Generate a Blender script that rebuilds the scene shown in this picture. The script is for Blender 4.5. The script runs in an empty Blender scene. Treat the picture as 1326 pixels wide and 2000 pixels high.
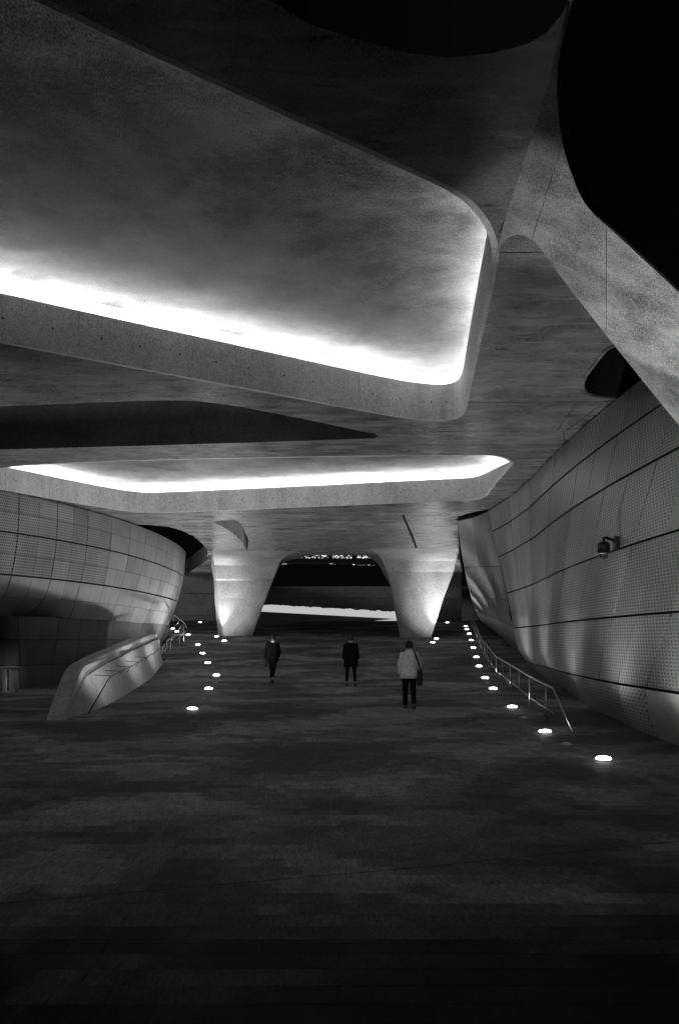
import bpy, bmesh, math, random
import numpy as np
from mathutils import Vector, Matrix
from mathutils.geometry import delaunay_2d_cdt
random.seed(7)
SC = bpy.context.scene
COL = SC.collection
R = math.radians

# ------------------------------------------------------------------ camera
HC, F = 2.34, 1944.0            # eye height over the plaza, focal length in photo pixels
cam_d = bpy.data.cameras.new('camera'); cam = bpy.data.objects.new('camera', cam_d); COL.objects.link(cam)
cam.location = (0, 0, HC); cam.rotation_euler = (R(90), 0, 0)
cam_d.sensor_fit = 'VERTICAL'; cam_d.sensor_height = 36; cam_d.sensor_width = 24
cam_d.lens = 36 * F / 2000; cam_d.shift_y = 250 / 2000
cam_d.clip_start = .05; cam_d.clip_end = 2000
SC.camera = cam
# ------------------------------------------------------------------ night sky, moon-weak sun, exposure
w = bpy.data.worlds.new('World'); SC.world = w; w.use_nodes = True
nt = w.node_tree; nt.nodes.clear()
sky = nt.nodes.new('ShaderNodeTexSky'); sky.sky_type = 'NISHITA'; sky.sun_disc = False
sky.sun_elevation = R(8); sky.sun_rotation = R(210)
bw = nt.nodes.new('ShaderNodeRGBToBW'); bg = nt.nodes.new('ShaderNodeBackground'); wo = nt.nodes.new('ShaderNodeOutputWorld')
nt.links.new(sky.outputs[0], bw.inputs[0]); nt.links.new(bw.outputs[0], bg.inputs[0]); nt.links.new(bg.outputs[0], wo.inputs[0])
bg.inputs[1].default_value = 0.0004
sd = bpy.data.lights.new('sun', 'SUN'); sd.energy = .32; sd.angle = R(6); so = bpy.data.objects.new('sun', sd)
COL.objects.link(so); so.rotation_euler = Vector((.5, .85, -.14)).to_track_quat('-Z', 'Y').to_euler()   # faint glow of the city behind the viewer
SC.view_settings.view_transform = 'Standard'; SC.view_settings.look = 'None'
SC.view_settings.exposure = 0; SC.view_settings.gamma = 1; SC.view_settings.use_curve_mapping = False
SC.cycles.use_denoising = True; SC.cycles.denoising_prefilter = 'NONE'
SC.cycles.max_bounces = 4; SC.cycles.diffuse_bounces = 4; SC.cycles.glossy_bounces = 2
SC.cycles.sample_clamp_indirect = 5

# ------------------------------------------------------------------ light levels
LED = 48.0          # cove strips
DISC = 30.0         # lens of a floor light
SPOT = 430.0        # beam of a floor light, W
PIERSPOT = 1250.0

# ------------------------------------------------------------------ materials (all grey: a black-and-white photograph)
def newmat(name):
    m = bpy.data.materials.new(name); m.use_nodes = True
    t = m.node_tree; b = t.nodes['Principled BSDF']
    return m, t, b
def nd(t, typ, **kw):
    n = t.nodes.new(typ)
    for k, v in kw.items():
        if k == 'op': n.operation = v
        elif k.startswith('i'): n.inputs[int(k[1:])].default_value = v
        else: setattr(n, k, v)
    return n
def L(t, a, b): t.links.new(a, b)
def math_(t, op, a, b=None, c=None):
    n = t.nodes.new('ShaderNodeMath'); n.operation = op
    for i, v in enumerate((a, b, c)):
        if v is None: continue
        if isinstance(v, (int, float)): n.inputs[i].default_value = v
        else: L(t, v, n.inputs[i])
    return n.outputs[0]
def noise(t, vec, scale, detail=4, rough=.55, stretch=None, dist=0):
    if stretch:
        mp = nd(t, 'ShaderNodeMapping'); mp.inputs['Scale'].default_value = stretch
        L(t, vec, mp.inputs[0]); vec = mp.outputs[0]
    n = nd(t, 'ShaderNodeTexNoise'); L(t, vec, n.inputs['Vector'])
    n.inputs['Scale'].default_value = scale; n.inputs['Detail'].default_value = detail
    n.inputs['Roughness'].default_value = rough; n.inputs['Distortion'].default_value = dist
    return n.outputs[0]
def ramp(t, fac, stops):
    r = nd(t, 'ShaderNodeValToRGB'); e = r.color_ramp.elements
    while len(e) < len(stops): e.new(.5)
    for i, (p, v) in enumerate(stops):
        e[i].position = p; e[i].color = (v, v, v, 1)
    L(t, fac, r.inputs[0]); return r.outputs[0]
def maprange(t, v, a, b, c, d):
    n = nd(t, 'ShaderNodeMapRange'); L(t, v, n.inputs[0])
    for i, x in enumerate((a, b, c, d)): n.inputs[i + 1].default_value = x
    return n.outputs[0]
def grey(t, v, b):
    c = nd(t, 'ShaderNodeCombineColor')
    for i in range(3): L(t, v, c.inputs[i])
    L(t, c.outputs[0], b.inputs['Base Color'])
def bump(t, h, b, strength, dist=.02):
    n = nd(t, 'ShaderNodeBump'); n.inputs['Strength'].default_value = strength; n.inputs['Distance'].default_value = dist
    L(t, h, n.inputs['Height']); L(t, n.outputs[0], b.inputs['Normal'])
def pos(t): return nd(t, 'ShaderNodeNewGeometry').outputs['Position']

def concrete(name, base, rough=.5, blot=.55, streak=(.35, 2.2, 1), bstr=.25, spec=.4, pits=False, scl=.55, dist=.3, stains=False):
    m, t, b = newmat(name); p = pos(t)
    n1 = noise(t, p, scl, 9, .66, None, dist)
    n2 = noise(t, p, 1.0, 5, .6, streak)
    n3 = noise(t, p, 9, 4, .7)
    n4 = noise(t, p, 1, 2, .6, (50, 18, 50) if name in ('soffit_concrete', 'cove_concrete') else (52, 52, 52))
    v = math_(t, 'ADD', maprange(t, n1, .3, .7, 1 - blot, 1 + blot * .55), maprange(t, n2, .3, .7, -.17, .17))
    v = math_(t, 'ADD', v, maprange(t, n3, .3, .7, -.18, .18))
    v = math_(t, 'ADD', v, maprange(t, n4, .3, .7, -.55, .55))
    if stains:
        n6 = noise(t, p, 1.1, 9, .74, (1, .7, 1), .2); n7 = noise(t, p, .35, 3, .5)
        st = math_(t, 'MULTIPLY', maprange(t, n6, .47, .58, 0, 1), maprange(t, n7, .40, .62, .15, 1))
        v = math_(t, 'MULTIPLY', v, maprange(t, st, 0, 1, 1, .5))
    if pits:
        n5 = noise(t, p, 1.6, 2, .5, (1.0, 2.6, 1))
        v = math_(t, 'MULTIPLY', v, maprange(t, n5, .68, .72, 1, .35))
        vo = nd(t, 'ShaderNodeTexVoronoi'); vo.inputs['Scale'].default_value = 1.4; L(t, p, vo.inputs['Vector'])
        v = math_(t, 'MULTIPLY', v, maprange(t, vo.outputs['Distance'], .035, .06, .4, 1))
    v = math_(t, 'MULTIPLY', math_(t, 'MAXIMUM', v, .12), base)
    grey(t, v, b)
    L(t, maprange(t, n2, .3, .7, rough - .10, rough + .12), b.inputs['Roughness'])
    b.inputs['Specular IOR Level'].default_value = spec
    h = math_(t, 'ADD', math_(t, 'MULTIPLY', n2, .9), math_(t, 'MULTIPLY', n3, .3))
    bump(t, h, b, bstr, .05)
    return m
def plain(name, v, rough=.5, metal=0, spec=.4, var=.15, scale=12):
    m, t, b = newmat(name); p = pos(t)
    n = noise(t, p, scale, 4, .6)
    grey(t, maprange(t, n, .3, .7, v * (1 - var), v * (1 + var)), b)
    b.inputs['Roughness'].default_value = rough; b.inputs['Metallic'].default_value = metal
    b.inputs['Specular IOR Level'].default_value = spec
    return m
def emit(name, s, fac=None):
    m = bpy.data.materials.new(name); m.use_nodes = True; t = m.node_tree; t.nodes.clear()
    e = nd(t, 'ShaderNodeEmission'); o = nd(t, 'ShaderNodeOutputMaterial'); e.inputs[1].default_value = s
    L(t, e.outputs[0], o.inputs[0]); return m
def aluminium(name, base, perf, pu=.165, pv=.062, rad=.34, bk=.10, rough=.42, metal=.35):
    m, t, b = newmat(name); uv = nd(t, 'ShaderNodeUVMap').outputs[0]; p = pos(t)
    sx = nd(t, 'ShaderNodeSeparateXYZ'); L(t, uv, sx.inputs[0]); u, v = sx.outputs[0], sx.outputs[1]
    n1 = noise(t, p, .5, 4, .6); n2 = noise(t, uv, 1.0, 4, .6, (5, .45, 1)); n3 = noise(t, p, 70, 2, .6)
    oi = nd(t, 'ShaderNodeObjectInfo')
    c = math_(t, 'ADD', maprange(t, n1, .3, .7, .86, 1.12), maprange(t, n2, .3, .7, -.14, .14))
    c = math_(t, 'ADD', c, maprange(t, oi.outputs['Random'], 0, 1, -.13, .13))
    c = math_(t, 'ADD', c, maprange(t, n3, .3, .7, -.26, .26))
    c = math_(t, 'MULTIPLY', c, base)
    if perf:
        row = math_(t, 'FLOOR', math_(t, 'DIVIDE', v, pv))
        uo = math_(t, 'ADD', math_(t, 'DIVIDE', u, pu), math_(t, 'MULTIPLY', math_(t, 'MODULO', row, 2.0), .5))
        fu = math_(t, 'SUBTRACT', math_(t, 'FRACT', uo), .5)
        fv = math_(t, 'SUBTRACT', math_(t, 'FRACT', math_(t, 'DIVIDE', v, pv)), .5)
        r2 = math_(t, 'SQRT', math_(t, 'ADD', math_(t, 'MULTIPLY', fu, fu), math_(t, 'MULTIPLY', fv, fv)))
        hole = maprange(t, r2, rad - .08, rad + .08, .30, 1)
        c = math_(t, 'MULTIPLY', c, hole)
    grey(t, c, b)
    b.inputs['Metallic'].default_value = metal
    L(t, maprange(t, n2, .3, .7, rough - .08, rough + .1), b.inputs['Roughness'])
    bump(t, noise(t, p, .8, 2, .5), b, bk, .15)
    return m
def paving(name):
    m, t, b = newmat(name); p = pos(t)
    s = nd(t, 'ShaderNodeSeparateXYZ'); L(t, p, s.inputs[0]); x, y = s.outputs[0], s.outputs[1]
    ry = math_(t, 'DIVIDE', y, .3); row = math_(t, 'FLOOR', ry)
    cx = math_(t, 'ADD', math_(t, 'DIVIDE', x, 1.1), math_(t, 'MULTIPLY', math_(t, 'FLOORED_MODULO', row, 2.0), .5))
    colm = math_(t, 'FLOOR', cx)
    cb = nd(t, 'ShaderNodeCombineXYZ'); L(t, math_(t, 'MULTIPLY', colm, 1.1), cb.inputs[0]); L(t, math_(t, 'MULTIPLY', row, .3), cb.inputs[1])
    idv = cb.outputs[0]
    cb2 = nd(t, 'ShaderNodeCombineXYZ'); L(t, x, cb2.inputs[0]); L(t, math_(t, 'MULTIPLY', row, .3), cb2.inputs[1])
    big = noise(t, cb2.outputs[0], .34, 4, .62, (.8, 1.0, 1), .5)
    wn = nd(t, 'ShaderNodeTexWhiteNoise'); L(t, idv, wn.inputs[0])
    tone = ramp(t, big, [(.0, .080), (.44, .090), (.46, .150), (.53, .165), (.55, .27), (1, .30)])
    v = math_(t, 'MULTIPLY', tone, maprange(t, wn.outputs[0], 0, 1, .93, 1.07))
    g = noise(t, p, 1, 2, .7, (42, 7, 1)); g2 = noise(t, p, 1, 2, .6, (110, 24, 1)); d = noise(t, p, .5, 5, .6, (1, 1, 1), .5); sp = noise(t, p, 3.0, 4, .65)
    v = math_(t, 'MULTIPLY', v, maprange(t, g, .3, .7, .62, 1.38))
    v = math_(t, 'MULTIPLY', v, maprange(t, g2, .3, .7, .65, 1.35))
    v = math_(t, 'MULTIPLY', v, maprange(t, d, .3, .7, .65, 1.3))
    v = math_(t, 'MULTIPLY', v, maprange(t, sp, .3, .7, .75, 1.25))
    v = math_(t, 'MULTIPLY', v, maprange(t, math_(t, 'ADD', math_(t, 'MULTIPLY', row, .3), maprange(t, big, .3, .7, -1.2, 1.2)), 6.2, 8.8, .08, 1))  # darker stone towards the viewer, plus a painted fall-off into the dark
    jy = math_(t, 'ABSOLUTE', math_(t, 'SUBTRACT', math_(t, 'FRACT', ry), .5))
    jx = math_(t, 'ABSOLUTE', math_(t, 'SUBTRACT', math_(t, 'FRACT', cx), .5))
    j = math_(t, 'MAXIMUM', maprange(t, jy, .480, .492, 0, 1), maprange(t, jx, .494, .498, 0, 1))
    v = math_(t, 'MULTIPLY', v, maprange(t, j, 0, 1, 1, .9))
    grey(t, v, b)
    L(t, maprange(t, d, .3, .7, .62, .8), b.inputs['Roughness'])
    b.inputs['Specular IOR Level'].default_value = .1
    bump(t, math_(t, 'ADD', g, math_(t, 'MULTIPLY', sp, .6)), b, .25, .01)
    return m

M = dict(
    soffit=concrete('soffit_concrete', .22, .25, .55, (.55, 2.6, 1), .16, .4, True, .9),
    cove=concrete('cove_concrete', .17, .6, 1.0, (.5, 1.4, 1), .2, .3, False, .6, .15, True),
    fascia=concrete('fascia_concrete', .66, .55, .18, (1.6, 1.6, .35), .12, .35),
    beam=concrete('beam_concrete', .64, .55, .6, (1.6, .5, .9), .2, .35, False, 1.3),  # the beam's stronger light partly put into a paler concrete than the soffit
    pier=concrete('pier_concrete', .30, .5, .25, (1.5, 1.5, .5), .2, .35),
    parapet=concrete('parapet_concrete', .40, .55, .2, (1, 1, 1), .15, .35),
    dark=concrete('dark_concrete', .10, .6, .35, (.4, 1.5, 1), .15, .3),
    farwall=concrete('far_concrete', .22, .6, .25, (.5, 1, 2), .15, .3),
    reveal=plain('reveal_concrete_shaded', .05, .8),  # shade inside the openings put into the colour of their walls
    back=plain('backing_black', .006, .9, var=0),
    joint=plain('joint_sealant', .015, .8),
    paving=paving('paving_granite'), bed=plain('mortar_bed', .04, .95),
    alu=aluminium('aluminium_plain', .34, False), perf=aluminium('aluminium_perforated', .36, True),
    perf_fine=aluminium('aluminium_perforated_fine', .36, True, .26, .075, .34), perf_left=aluminium('aluminium_perforated_grid', .36, True, .105, .10, .34),
    alushade=aluminium('aluminium_lower_shaded', .14, False, rough=.5),  # lower left panels: their shade put into a darker base colour
    steel=plain('brushed_steel', .45, .34, 1.0), binsteel=plain('bin_steel', .42, .45, .3), darkmetal=plain('dark_metal', .03, .4, .3),
    rim=plain('fixture_rim', .35, .35, .9), unlit=plain('unlit_lens', .5, .15, .6),
    lens=emit('lamp_lens', DISC), lens_near=emit('lamp_lens_dimmed', 6.0), led=emit('led_strip', LED), led_near=emit('led_strip_strong', LED * 1.45), bench=emit('bench_light', .52),
    grass=plain('night_grass', .02, .9, var=.5, scale=3), bark=plain('bark', .05, .9), leaf=plain('leaf', .05, .7, var=.4),
    facade=plain('city_facade', .03, .8), winA=emit('lit_window', 1.6), winB=emit('dim_window', .35),
    skin=plain('skin', .30, .5), hair=plain('hair', .012, .5), black=plain('black_cloth', .010, .95, 0, .03, var=.4, scale=40),
    char=plain('charcoal_cloth', .014, .95, 0, .03, var=.4, scale=30), shoe=plain('shoe', .02, .5), sock=plain('sock', .25, .8),
    white=plain('white_cloth', .6, .8), bag=plain('bag_cloth', .012, .7),
)
def checked():
    m, t, b = newmat('flecked_jacket'); p = pos(t)
    n = noise(t, p, 60, 2, .7); n2 = noise(t, p, 22, 3, .7)
    grey(t, math_(t, 'ADD', maprange(t, n, .38, .62, .45, .95), maprange(t, n2, .35, .65, -.1, .14)), b)
    b.inputs['Roughness'].default_value = .9; return m
M['jacket'] = checked()

# ------------------------------------------------------------------ object helpers
def mesh(name, verts, faces, mat, parent=None, smooth=False, uvs=None):
    me = bpy.data.meshes.new(name); me.from_pydata([tuple(map(float, v)) for v in verts], [], faces); me.update()
    if mat: me.materials.append(M[mat] if isinstance(mat, str) else mat)
    if smooth: me.polygons.foreach_set('use_smooth', [True] * len(me.polygons))
    if uvs is not None:
        lay = me.uv_layers.new(name='UVMap')
        idx = np.zeros(len(me.loops), dtype=np.int32); me.loops.foreach_get('vertex_index', idx)
        lay.data.foreach_set('uv', np.asarray(uvs, dtype=np.float32)[idx].ravel())
    o = bpy.data.objects.new(name, me); COL.objects.link(o)
    if parent: o.parent = parent
    return o
def recalc(o):
    b = bmesh.new(); b.from_mesh(o.data); bmesh.ops.recalc_face_normals(b, faces=b.faces[:]); b.to_mesh(o.data); b.free(); return o
def tag(o, label=None, cat=None, group=None, kind=None):
    for k, v in (('label', label), ('category', cat), ('group', group), ('kind', kind)):
        if v: o[k] = v
    return o
def empty(name, loc=(0, 0, 0), rz=0):
    o = bpy.data.objects.new(name, None); COL.objects.link(o); o.location = loc; o.rotation_euler = (0, 0, rz); return o
def bevel(o, wd=.02, seg=2):
    m = o.modifiers.new('bevel', 'BEVEL'); m.width = wd; m.segments = seg; m.limit_method = 'ANGLE'; m.angle_limit = R(35); return o
def box(name, c, s, mat, parent=None, rz=0, rx=0, bev=0):
    x, y, z = (k / 2 for k in s)
    v = [(-x,-y,-z),(x,-y,-z),(x,y,-z),(-x,y,-z),(-x,-y,z),(x,-y,z),(x,y,z),(-x,y,z)]
    f = [(0,3,2,1),(4,5,6,7),(0,1,5,4),(1,2,6,5),(2,3,7,6),(3,0,4,7)]
    mt = Matrix.Translation(c) @ Matrix.Rotation(rz, 4, 'Z') @ Matrix.Rotation(rx, 4, 'X')
    o = mesh(name, [mt @ Vector(p) for p in v], f, mat, parent)
    if bev: bevel(o, bev)
    return o
def tube(name, pts, r, mat, parent=None, n=8, closed_ends=True):
    pts = [Vector(p) for p in pts]; rr = r if isinstance(r, (list, tuple)) else [r] * len(pts)
    vs, fs = [], []
    ov = pts[-1] - pts[0]; ov = ov.normalized() if ov.length > 1e-6 else Vector((1, 0, 0))
    upv = Vector((0, 0, 1)) if abs(ov.z) < .7 and max(abs((q - p_).normalized().z) for p_, q in zip(pts, pts[1:])) < .97 else Vector((.05, 1, .02)).normalized()
    for i, p in enumerate(pts):
        a = pts[max(i - 1, 0)]; b = pts[min(i + 1, len(pts) - 1)]; d = (b - a).normalized()
        s = d.cross(upv).normalized(); u = s.cross(d)
        ri = rr[i]; rx, ry = ri if isinstance(ri, tuple) else (ri, ri)
        for k in range(n):
            an = 2 * math.pi * k / n
            vs.append(p + s * (math.cos(an) * rx) + u * (math.sin(an) * ry))
    for i in range(len(pts) - 1):
        for k in range(n):
            a = i * n + k; b = i * n + (k + 1) % n
            fs.append((a, b, b + n, a + n))
    if closed_ends:
        fs.append(tuple(range(n))[::-1]); fs.append(tuple(range((len(pts) - 1) * n, len(pts) * n)))
    return mesh(name, vs, fs, mat, parent, True)
def lathe(name, prof, c, mat, parent=None, n=20, smooth=True):
    vs, fs = [], []
    for r, z in prof:
        for k in range(n):
            a = 2 * math.pi * k / n; vs.append((c[0] + r * math.cos(a), c[1] + r * math.sin(a), c[2] + z))
    for i in range(len(prof) - 1):
        for k in range(n):
            a = i * n + k; b = i * n + (k + 1) % n; fs.append((a, b, b + n, a + n))
    fs.append(tuple(range(n))[::-1]); fs.append(tuple(range((len(prof) - 1) * n, len(prof) * n)))
    return mesh(name, vs, fs, mat, parent, smooth)
def spline(xs, ys):
    xs = np.array(xs, float); ys = np.array(ys, float)
    m = np.gradient(ys, xs)
    def f(x):
        x = min(max(x, xs[0]), xs[-1]); i = int(min(np.searchsorted(xs, x, 'right') - 1, len(xs) - 2)); i = max(i, 0)
        h = xs[i + 1] - xs[i]; t = (x - xs[i]) / h
        return ((2*t**3-3*t**2+1)*ys[i] + (t**3-2*t**2+t)*h*m[i] + (-2*t**3+3*t**2)*ys[i+1] + (t**3-t**2)*h*m[i+1])
    return f
def path_spline(pts):
    P = np.array(pts, float); s = np.concatenate([[0], np.cumsum(np.linalg.norm(np.diff(P, axis=0), axis=1))])
    fs = [spline(s, P[:, k]) for k in range(P.shape[1])]
    return (lambda u: np.array([f(u) for f in fs])), s[-1]
def at(px, py, d): return Vector(((px - 663) / F * d, d, HC + (1250 - py) / F * d))     # a point of the place seen at (px,py), d metres away
def on_level(px, py, h):                                                            # plan point on the horizontal plane h over the eye
    d = h * F / (1250 - py); return ((px - 663) / F * d, d)
def inside(p, poly):
    x, y = p; c = False; n = len(poly)
    for i in range(n):
        x1, y1 = poly[i]; x2, y2 = poly[i - 1]
        if (y1 > y) != (y2 > y) and x < (x2 - x1) * (y - y1) / (y2 - y1) + x1: c = not c
    return c
def chaikin(poly, it=2, closed=True):
    P = [np.array(p, float) for p in poly]
    for _ in range(it):
        Q = []
        n = len(P)
        for i in range(n if closed else n - 1):
            a, b = P[i], P[(i + 1) % n]; Q += [a * .75 + b * .25, a * .25 + b * .75]
        if not closed: Q = [P[0]] + Q + [P[-1]]
        P = Q
    return [tuple(p) for p in P]
def area(poly): return .5 * sum(poly[i - 1][0] * poly[i][1] - poly[i][0] * poly[i - 1][1] for i in range(len(poly)))
def ccw(poly): return poly if area(poly) > 0 else poly[::-1]
def offset(poly, dist):                                                             # outward for a ccw polygon
    n = len(poly); out = []
    for i in range(n):
        a, b, c = (np.array(poly[(i + k) % n], float) for k in (-1, 0, 1))
        e1 = (b - a) / (np.linalg.norm(b - a) + 1e-9); e2 = (c - b) / (np.linalg.norm(c - b) + 1e-9)
        n1 = np.array((e1[1], -e1[0])); n2 = np.array((e2[1], -e2[0])); nn = n1 + n2; nn /= (np.linalg.norm(nn) + 1e-9)
        out.append(tuple(b + nn * dist / max(.5, float(nn @ n1))))
    return out
def sheet(name, outer, holes, z, mat, parent, extra=()):
    V, E = [], []
    for lp in [outer] + list(holes):
        s = len(V); n = len(lp); V += [Vector(p) for p in lp]; E += [(s + i, s + (i + 1) % n) for i in range(n)]
    V += [Vector(p) for p in extra]
    r = delaunay_2d_cdt(V, E, [], 0, 1e-5)
    vs, fs = r[0], r[2]; keep = []
    for f in fs:
        c = sum((vs[i] for i in f), Vector((0, 0))) / len(f)
        if inside(c, outer) and not any(inside(c, h) for h in holes): keep.append(tuple(f)[::-1])
    zf = z if callable(z) else (lambda x, y: z)
    return mesh(name, [(v.x, v.y, zf(v.x, v.y)) for v in vs], keep, mat, parent)
def ribbon(name, loop, z0, z1, mat, parent, closed=True, smooth=False):
    n = len(loop); vs = [(p[0], p[1], z0) for p in loop] + [(p[0], p[1], z1) for p in loop]
    fs = [(i, (i + 1) % n, (i + 1) % n + n, i + n) for i in range(n if closed else n - 1)]
    return mesh(name, vs, fs, mat, parent, smooth)

# ------------------------------------------------------------------ ground
_zg = spline([0, 37, 42, 47.5, 53, 58, 63.5, 69, 74, 80, 86, 95, 120], [0, .895, 1.22, 1.53, 1.91, 2.31, 2.72, 3.06, 3.36, 3.75, 4.0, 4.05, 4.1])
def zg(d): return .0242 * d if d < 37 else _zg(d)
parL = lambda d: -6.45 if d < 23 else -6.45 - (d - 23) * .062          # line of the parapet, left of it the plaza stays level
ZL = zg(22.3)
D0, D1, XS = 4.5, 15.9, 7.7                                            # field of single slabs
vs, fs = [], []
ds = [-12, D0] + [D1 + .3 * 0] + [16 + i for i in range(0, 8)] + [24 + 1.5 * i for i in range(0, 60)]
ds = sorted(set([d for d in ds if d <= 112]))
def grow(x0, x1, d0, d1, f=zg, dz=0):
    s = len(vs); vs.extend([(x0(d0), d0, f(d0) + dz), (x1(d0), d0, f(d0) + dz), (x1(d1), d1, f(d1) + dz), (x0(d1), d1, f(d1) + dz)]); fs.append((s, s+1, s+2, s+3))
K = lambda c: (lambda d: c)
for a, b in zip(ds[:-1], ds[1:]):
    if a >= D0 and b <= D1: 
        grow(K(-60), K(-XS), a, b); grow(K(XS), K(40), a, b)
    elif b <= 22.5: grow(K(-60), K(40), a, b)
    elif b <= 46.6: grow(lambda d: parL(d) - .15, K(40), a, b)
    else: grow(K(-14), K(40), a, b)
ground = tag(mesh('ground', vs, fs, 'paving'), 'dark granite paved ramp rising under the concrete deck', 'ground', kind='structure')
bm_ = bmesh.new(); bm_.from_mesh(ground.data); bmesh.ops.remove_doubles(bm_, verts=bm_.verts[:], dist=.001); bm_.to_mesh(ground.data); bm_.free()
mesh('mortar_bed', [(-XS, D0, zg(D0) - .03), (XS, D0, zg(D0) - .03), (XS, D1, zg(D1) - .03), (-XS, D1, zg(D1) - .03)], [(0, 1, 2, 3)], 'bed', ground)
def slab_mesh(k):
    wx, wy, c = 1.1 - .003, .3 - .003, .002
    j = [random.uniform(-.0008, .0008) for _ in range(4)]
    v = [(-wx/2, -wy/2, -.03), (wx/2, -wy/2, -.03), (wx/2, wy/2, -.03), (-wx/2, wy/2, -.03),
         (-wx/2, -wy/2, -c), (wx/2, -wy/2, -c), (wx/2, wy/2, -c), (-wx/2, wy/2, -c),
         (-wx/2+c, -wy/2+c, j[0]), (wx/2-c, -wy/2+c, j[1]), (wx/2-c, wy/2-c, j[2]), (-wx/2+c, wy/2-c, j[3])]
    f = [(0,1,5,4),(1,2,6,5),(2,3,7,6),(3,0,4,7),(4,5,9,8),(5,6,10,9),(6,7,11,10),(7,4,8,11),(8,9,10,11)]
    return v, f
variants = [slab_mesh(k) for k in range(5)]; vmesh = []
for v, f in variants:
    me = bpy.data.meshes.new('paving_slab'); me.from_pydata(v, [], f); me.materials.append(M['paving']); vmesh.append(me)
restv, restf, nsl = [], [], 0
for row in range(int(round(D0 / .3)), int(round(D1 / .3))):
    yc = row * .3 + .15
    for c in range(-8, 9):
        xc = (c + .5 - .5 * (row % 2)) * 1.1
        if abs(xc) > XS + .3: continue
        k = random.randrange(5); rot = math.atan(.0242)
        if abs(xc) - .55 < .345 * yc and 5.9 < yc < 15.2 and nsl < 300:
            o = bpy.data.objects.new('paving_slab', vmesh[k]); COL.objects.link(o); o.parent = ground
            o.location = (xc, yc, zg(yc)); o.rotation_euler = (rot, 0, 0); nsl += 1
        else:
            s = len(restv); mt = Matrix.Translation((xc, yc, zg(yc))) @ Matrix.Rotation(rot, 4, 'X')
            restv += [mt @ Vector(p) for p in variants[k][0]]; restf += [tuple(i + s for i in q) for q in variants[k][1]]
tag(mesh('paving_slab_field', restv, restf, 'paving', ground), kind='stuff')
for (xa, ya, xb, yb) in ((-2.9, 8.05, 1.05, 9.36), (-3.2, 7.12, 3.0, 7.10), (1.0, 9.36, 4.2, 10.6)):
    p, q = Vector((xa, ya, zg(ya) + .0025)), Vector((xb, yb, zg(yb) + .0025)); e = (q - p).normalized(); nv = Vector((-e.y, e.x, 0)) * .006
    mesh('expansion_joint', [p - nv, q - nv, q + nv, p + nv] + [k - Vector((0, 0, .02)) for k in (p - nv, q - nv, q + nv, p + nv)], [(0,1,2,3), (4,5,1,0), (5,6,2,1), (6,7,3,2), (7,4,0,3)], 'joint', ground)
# level floor left of the parapet
vs, fs = [], []
for a, b in zip(ds[:-1], ds[1:]):
    if a >= 22 and b <= 62: grow(K(-60), lambda d: parL(d) + .0, a, b, lambda d: ZL, -.004)
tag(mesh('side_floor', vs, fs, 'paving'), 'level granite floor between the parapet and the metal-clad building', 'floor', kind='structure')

# ------------------------------------------------------------------ concrete deck
def resample(loop, step):
    P = [np.array(p) for p in loop]; out = []
    for i in range(len(P)):
        a, b = P[i], P[(i + 1) % len(P)]; n = max(1, int(round(np.linalg.norm(b - a) / step)))
        out += [tuple(a + (b - a) * k / n) for k in range(n)]
    return out
def smooth_loop(p): return ccw(resample(chaikin(p, 2), .22))
H5 = 5.3; ZS = HC + H5; TOP = ZS + 1.7
S = lambda *pp: [on_level(x, y, H5) for x, y in pp]
tr1 = smooth_loop([(-9.9, 14.6), (-10.6, 12.5), (-9.9, 2.6), (-9.2, 2.2)] + S((90, 10), (240, 82), (500, 200), (720, 300), (830, 350), (880, 374), (915, 400), (940, 430), (955, 462), (962, 500), (952, 560), (935, 640), (920, 712), (908, 775), (903, 800), (893, 815), (870, 821), (840, 820), (780, 814), (600, 780), (436, 749), (200, 705), (0, 666)))
tr2 = smooth_loop([(-13.8, 32.6), (-14.3, 32.1), (-13.9, 31.6)] + S((0, 916), (40, 909), (240, 900), (420, 896), (700, 891), (930, 889), (965, 890), (988, 896), (997, 905), (988, 915), (965, 942), (950, 963), (943, 971), (925, 976), (880, 978), (600, 990), (400, 998), (310, 1001), (275, 1001), (240, 997), (150, 983), (0, 955)))
void = ccw([(-14, 27.6), (-14, 23.4)] + S((0, 794), (190, 786), (320, 782), (380, 783), (435, 789), (490, 798), (620, 824), (700, 841), (735, 848), (740, 852), (730, 856), (560, 862), (300, 870), (0, 878)))
notch = smooth_loop(S((1208, 674), (1190, 680), (1170, 704), (1148, 733), (1140, 748), (1142, 762), (1155, 771), (1180, 775), (1215, 777), (1260, 777), (1285, 772), (1262, 742)))
cres = smooth_loop(S((412, 1018), (443, 1016), (467, 1016), (475, 1032), (483, 1048), (488, 1060), (487, 1068), (483, 1079), (478, 1068), (470, 1055), (452, 1039), (431, 1026)))
slit = ccw(S((784, 1006), (789, 1006), (808, 1050), (822, 1090), (818, 1089), (803, 1050)))
outer = ccw([(-20, -6), (-4.2, 4.4)] + S((600, 45), (700, 78), (800, 104), (880, 112), (960, 104), (1030, 86), (1068, 62), (1093, 32), (1108, 6), (1097, 60), (1060, 205), (1000, 383), (975, 455), (985, 442), (1010, 436), (1040, 440), (1080, 498), (1200, 655), (1326, 808))
            + [(10, 25), (10, 40.5), (5.92, 40.5)] + S((920, 1001), (898, 1008), (893, 1014)) + [(5.95, 50), (7.3, 61), (7.3, 62.2), (-8.3, 62.2)]
            + S((407, 1088), (405, 1075), (396, 1062), (380, 1048), (355, 1036), (330, 1029), (290, 1025), (262, 1024)) + [(-20, 44)])
deck = tag(empty('concrete_deck', (0, 30, ZS)), 'grey concrete deck overhead with two glowing light coves cut into its underside', 'deck')
def adopt(o): o.matrix_parent_inverse = deck.matrix_world.inverted(); return o
bpy.context.view_layer.update()
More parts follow.
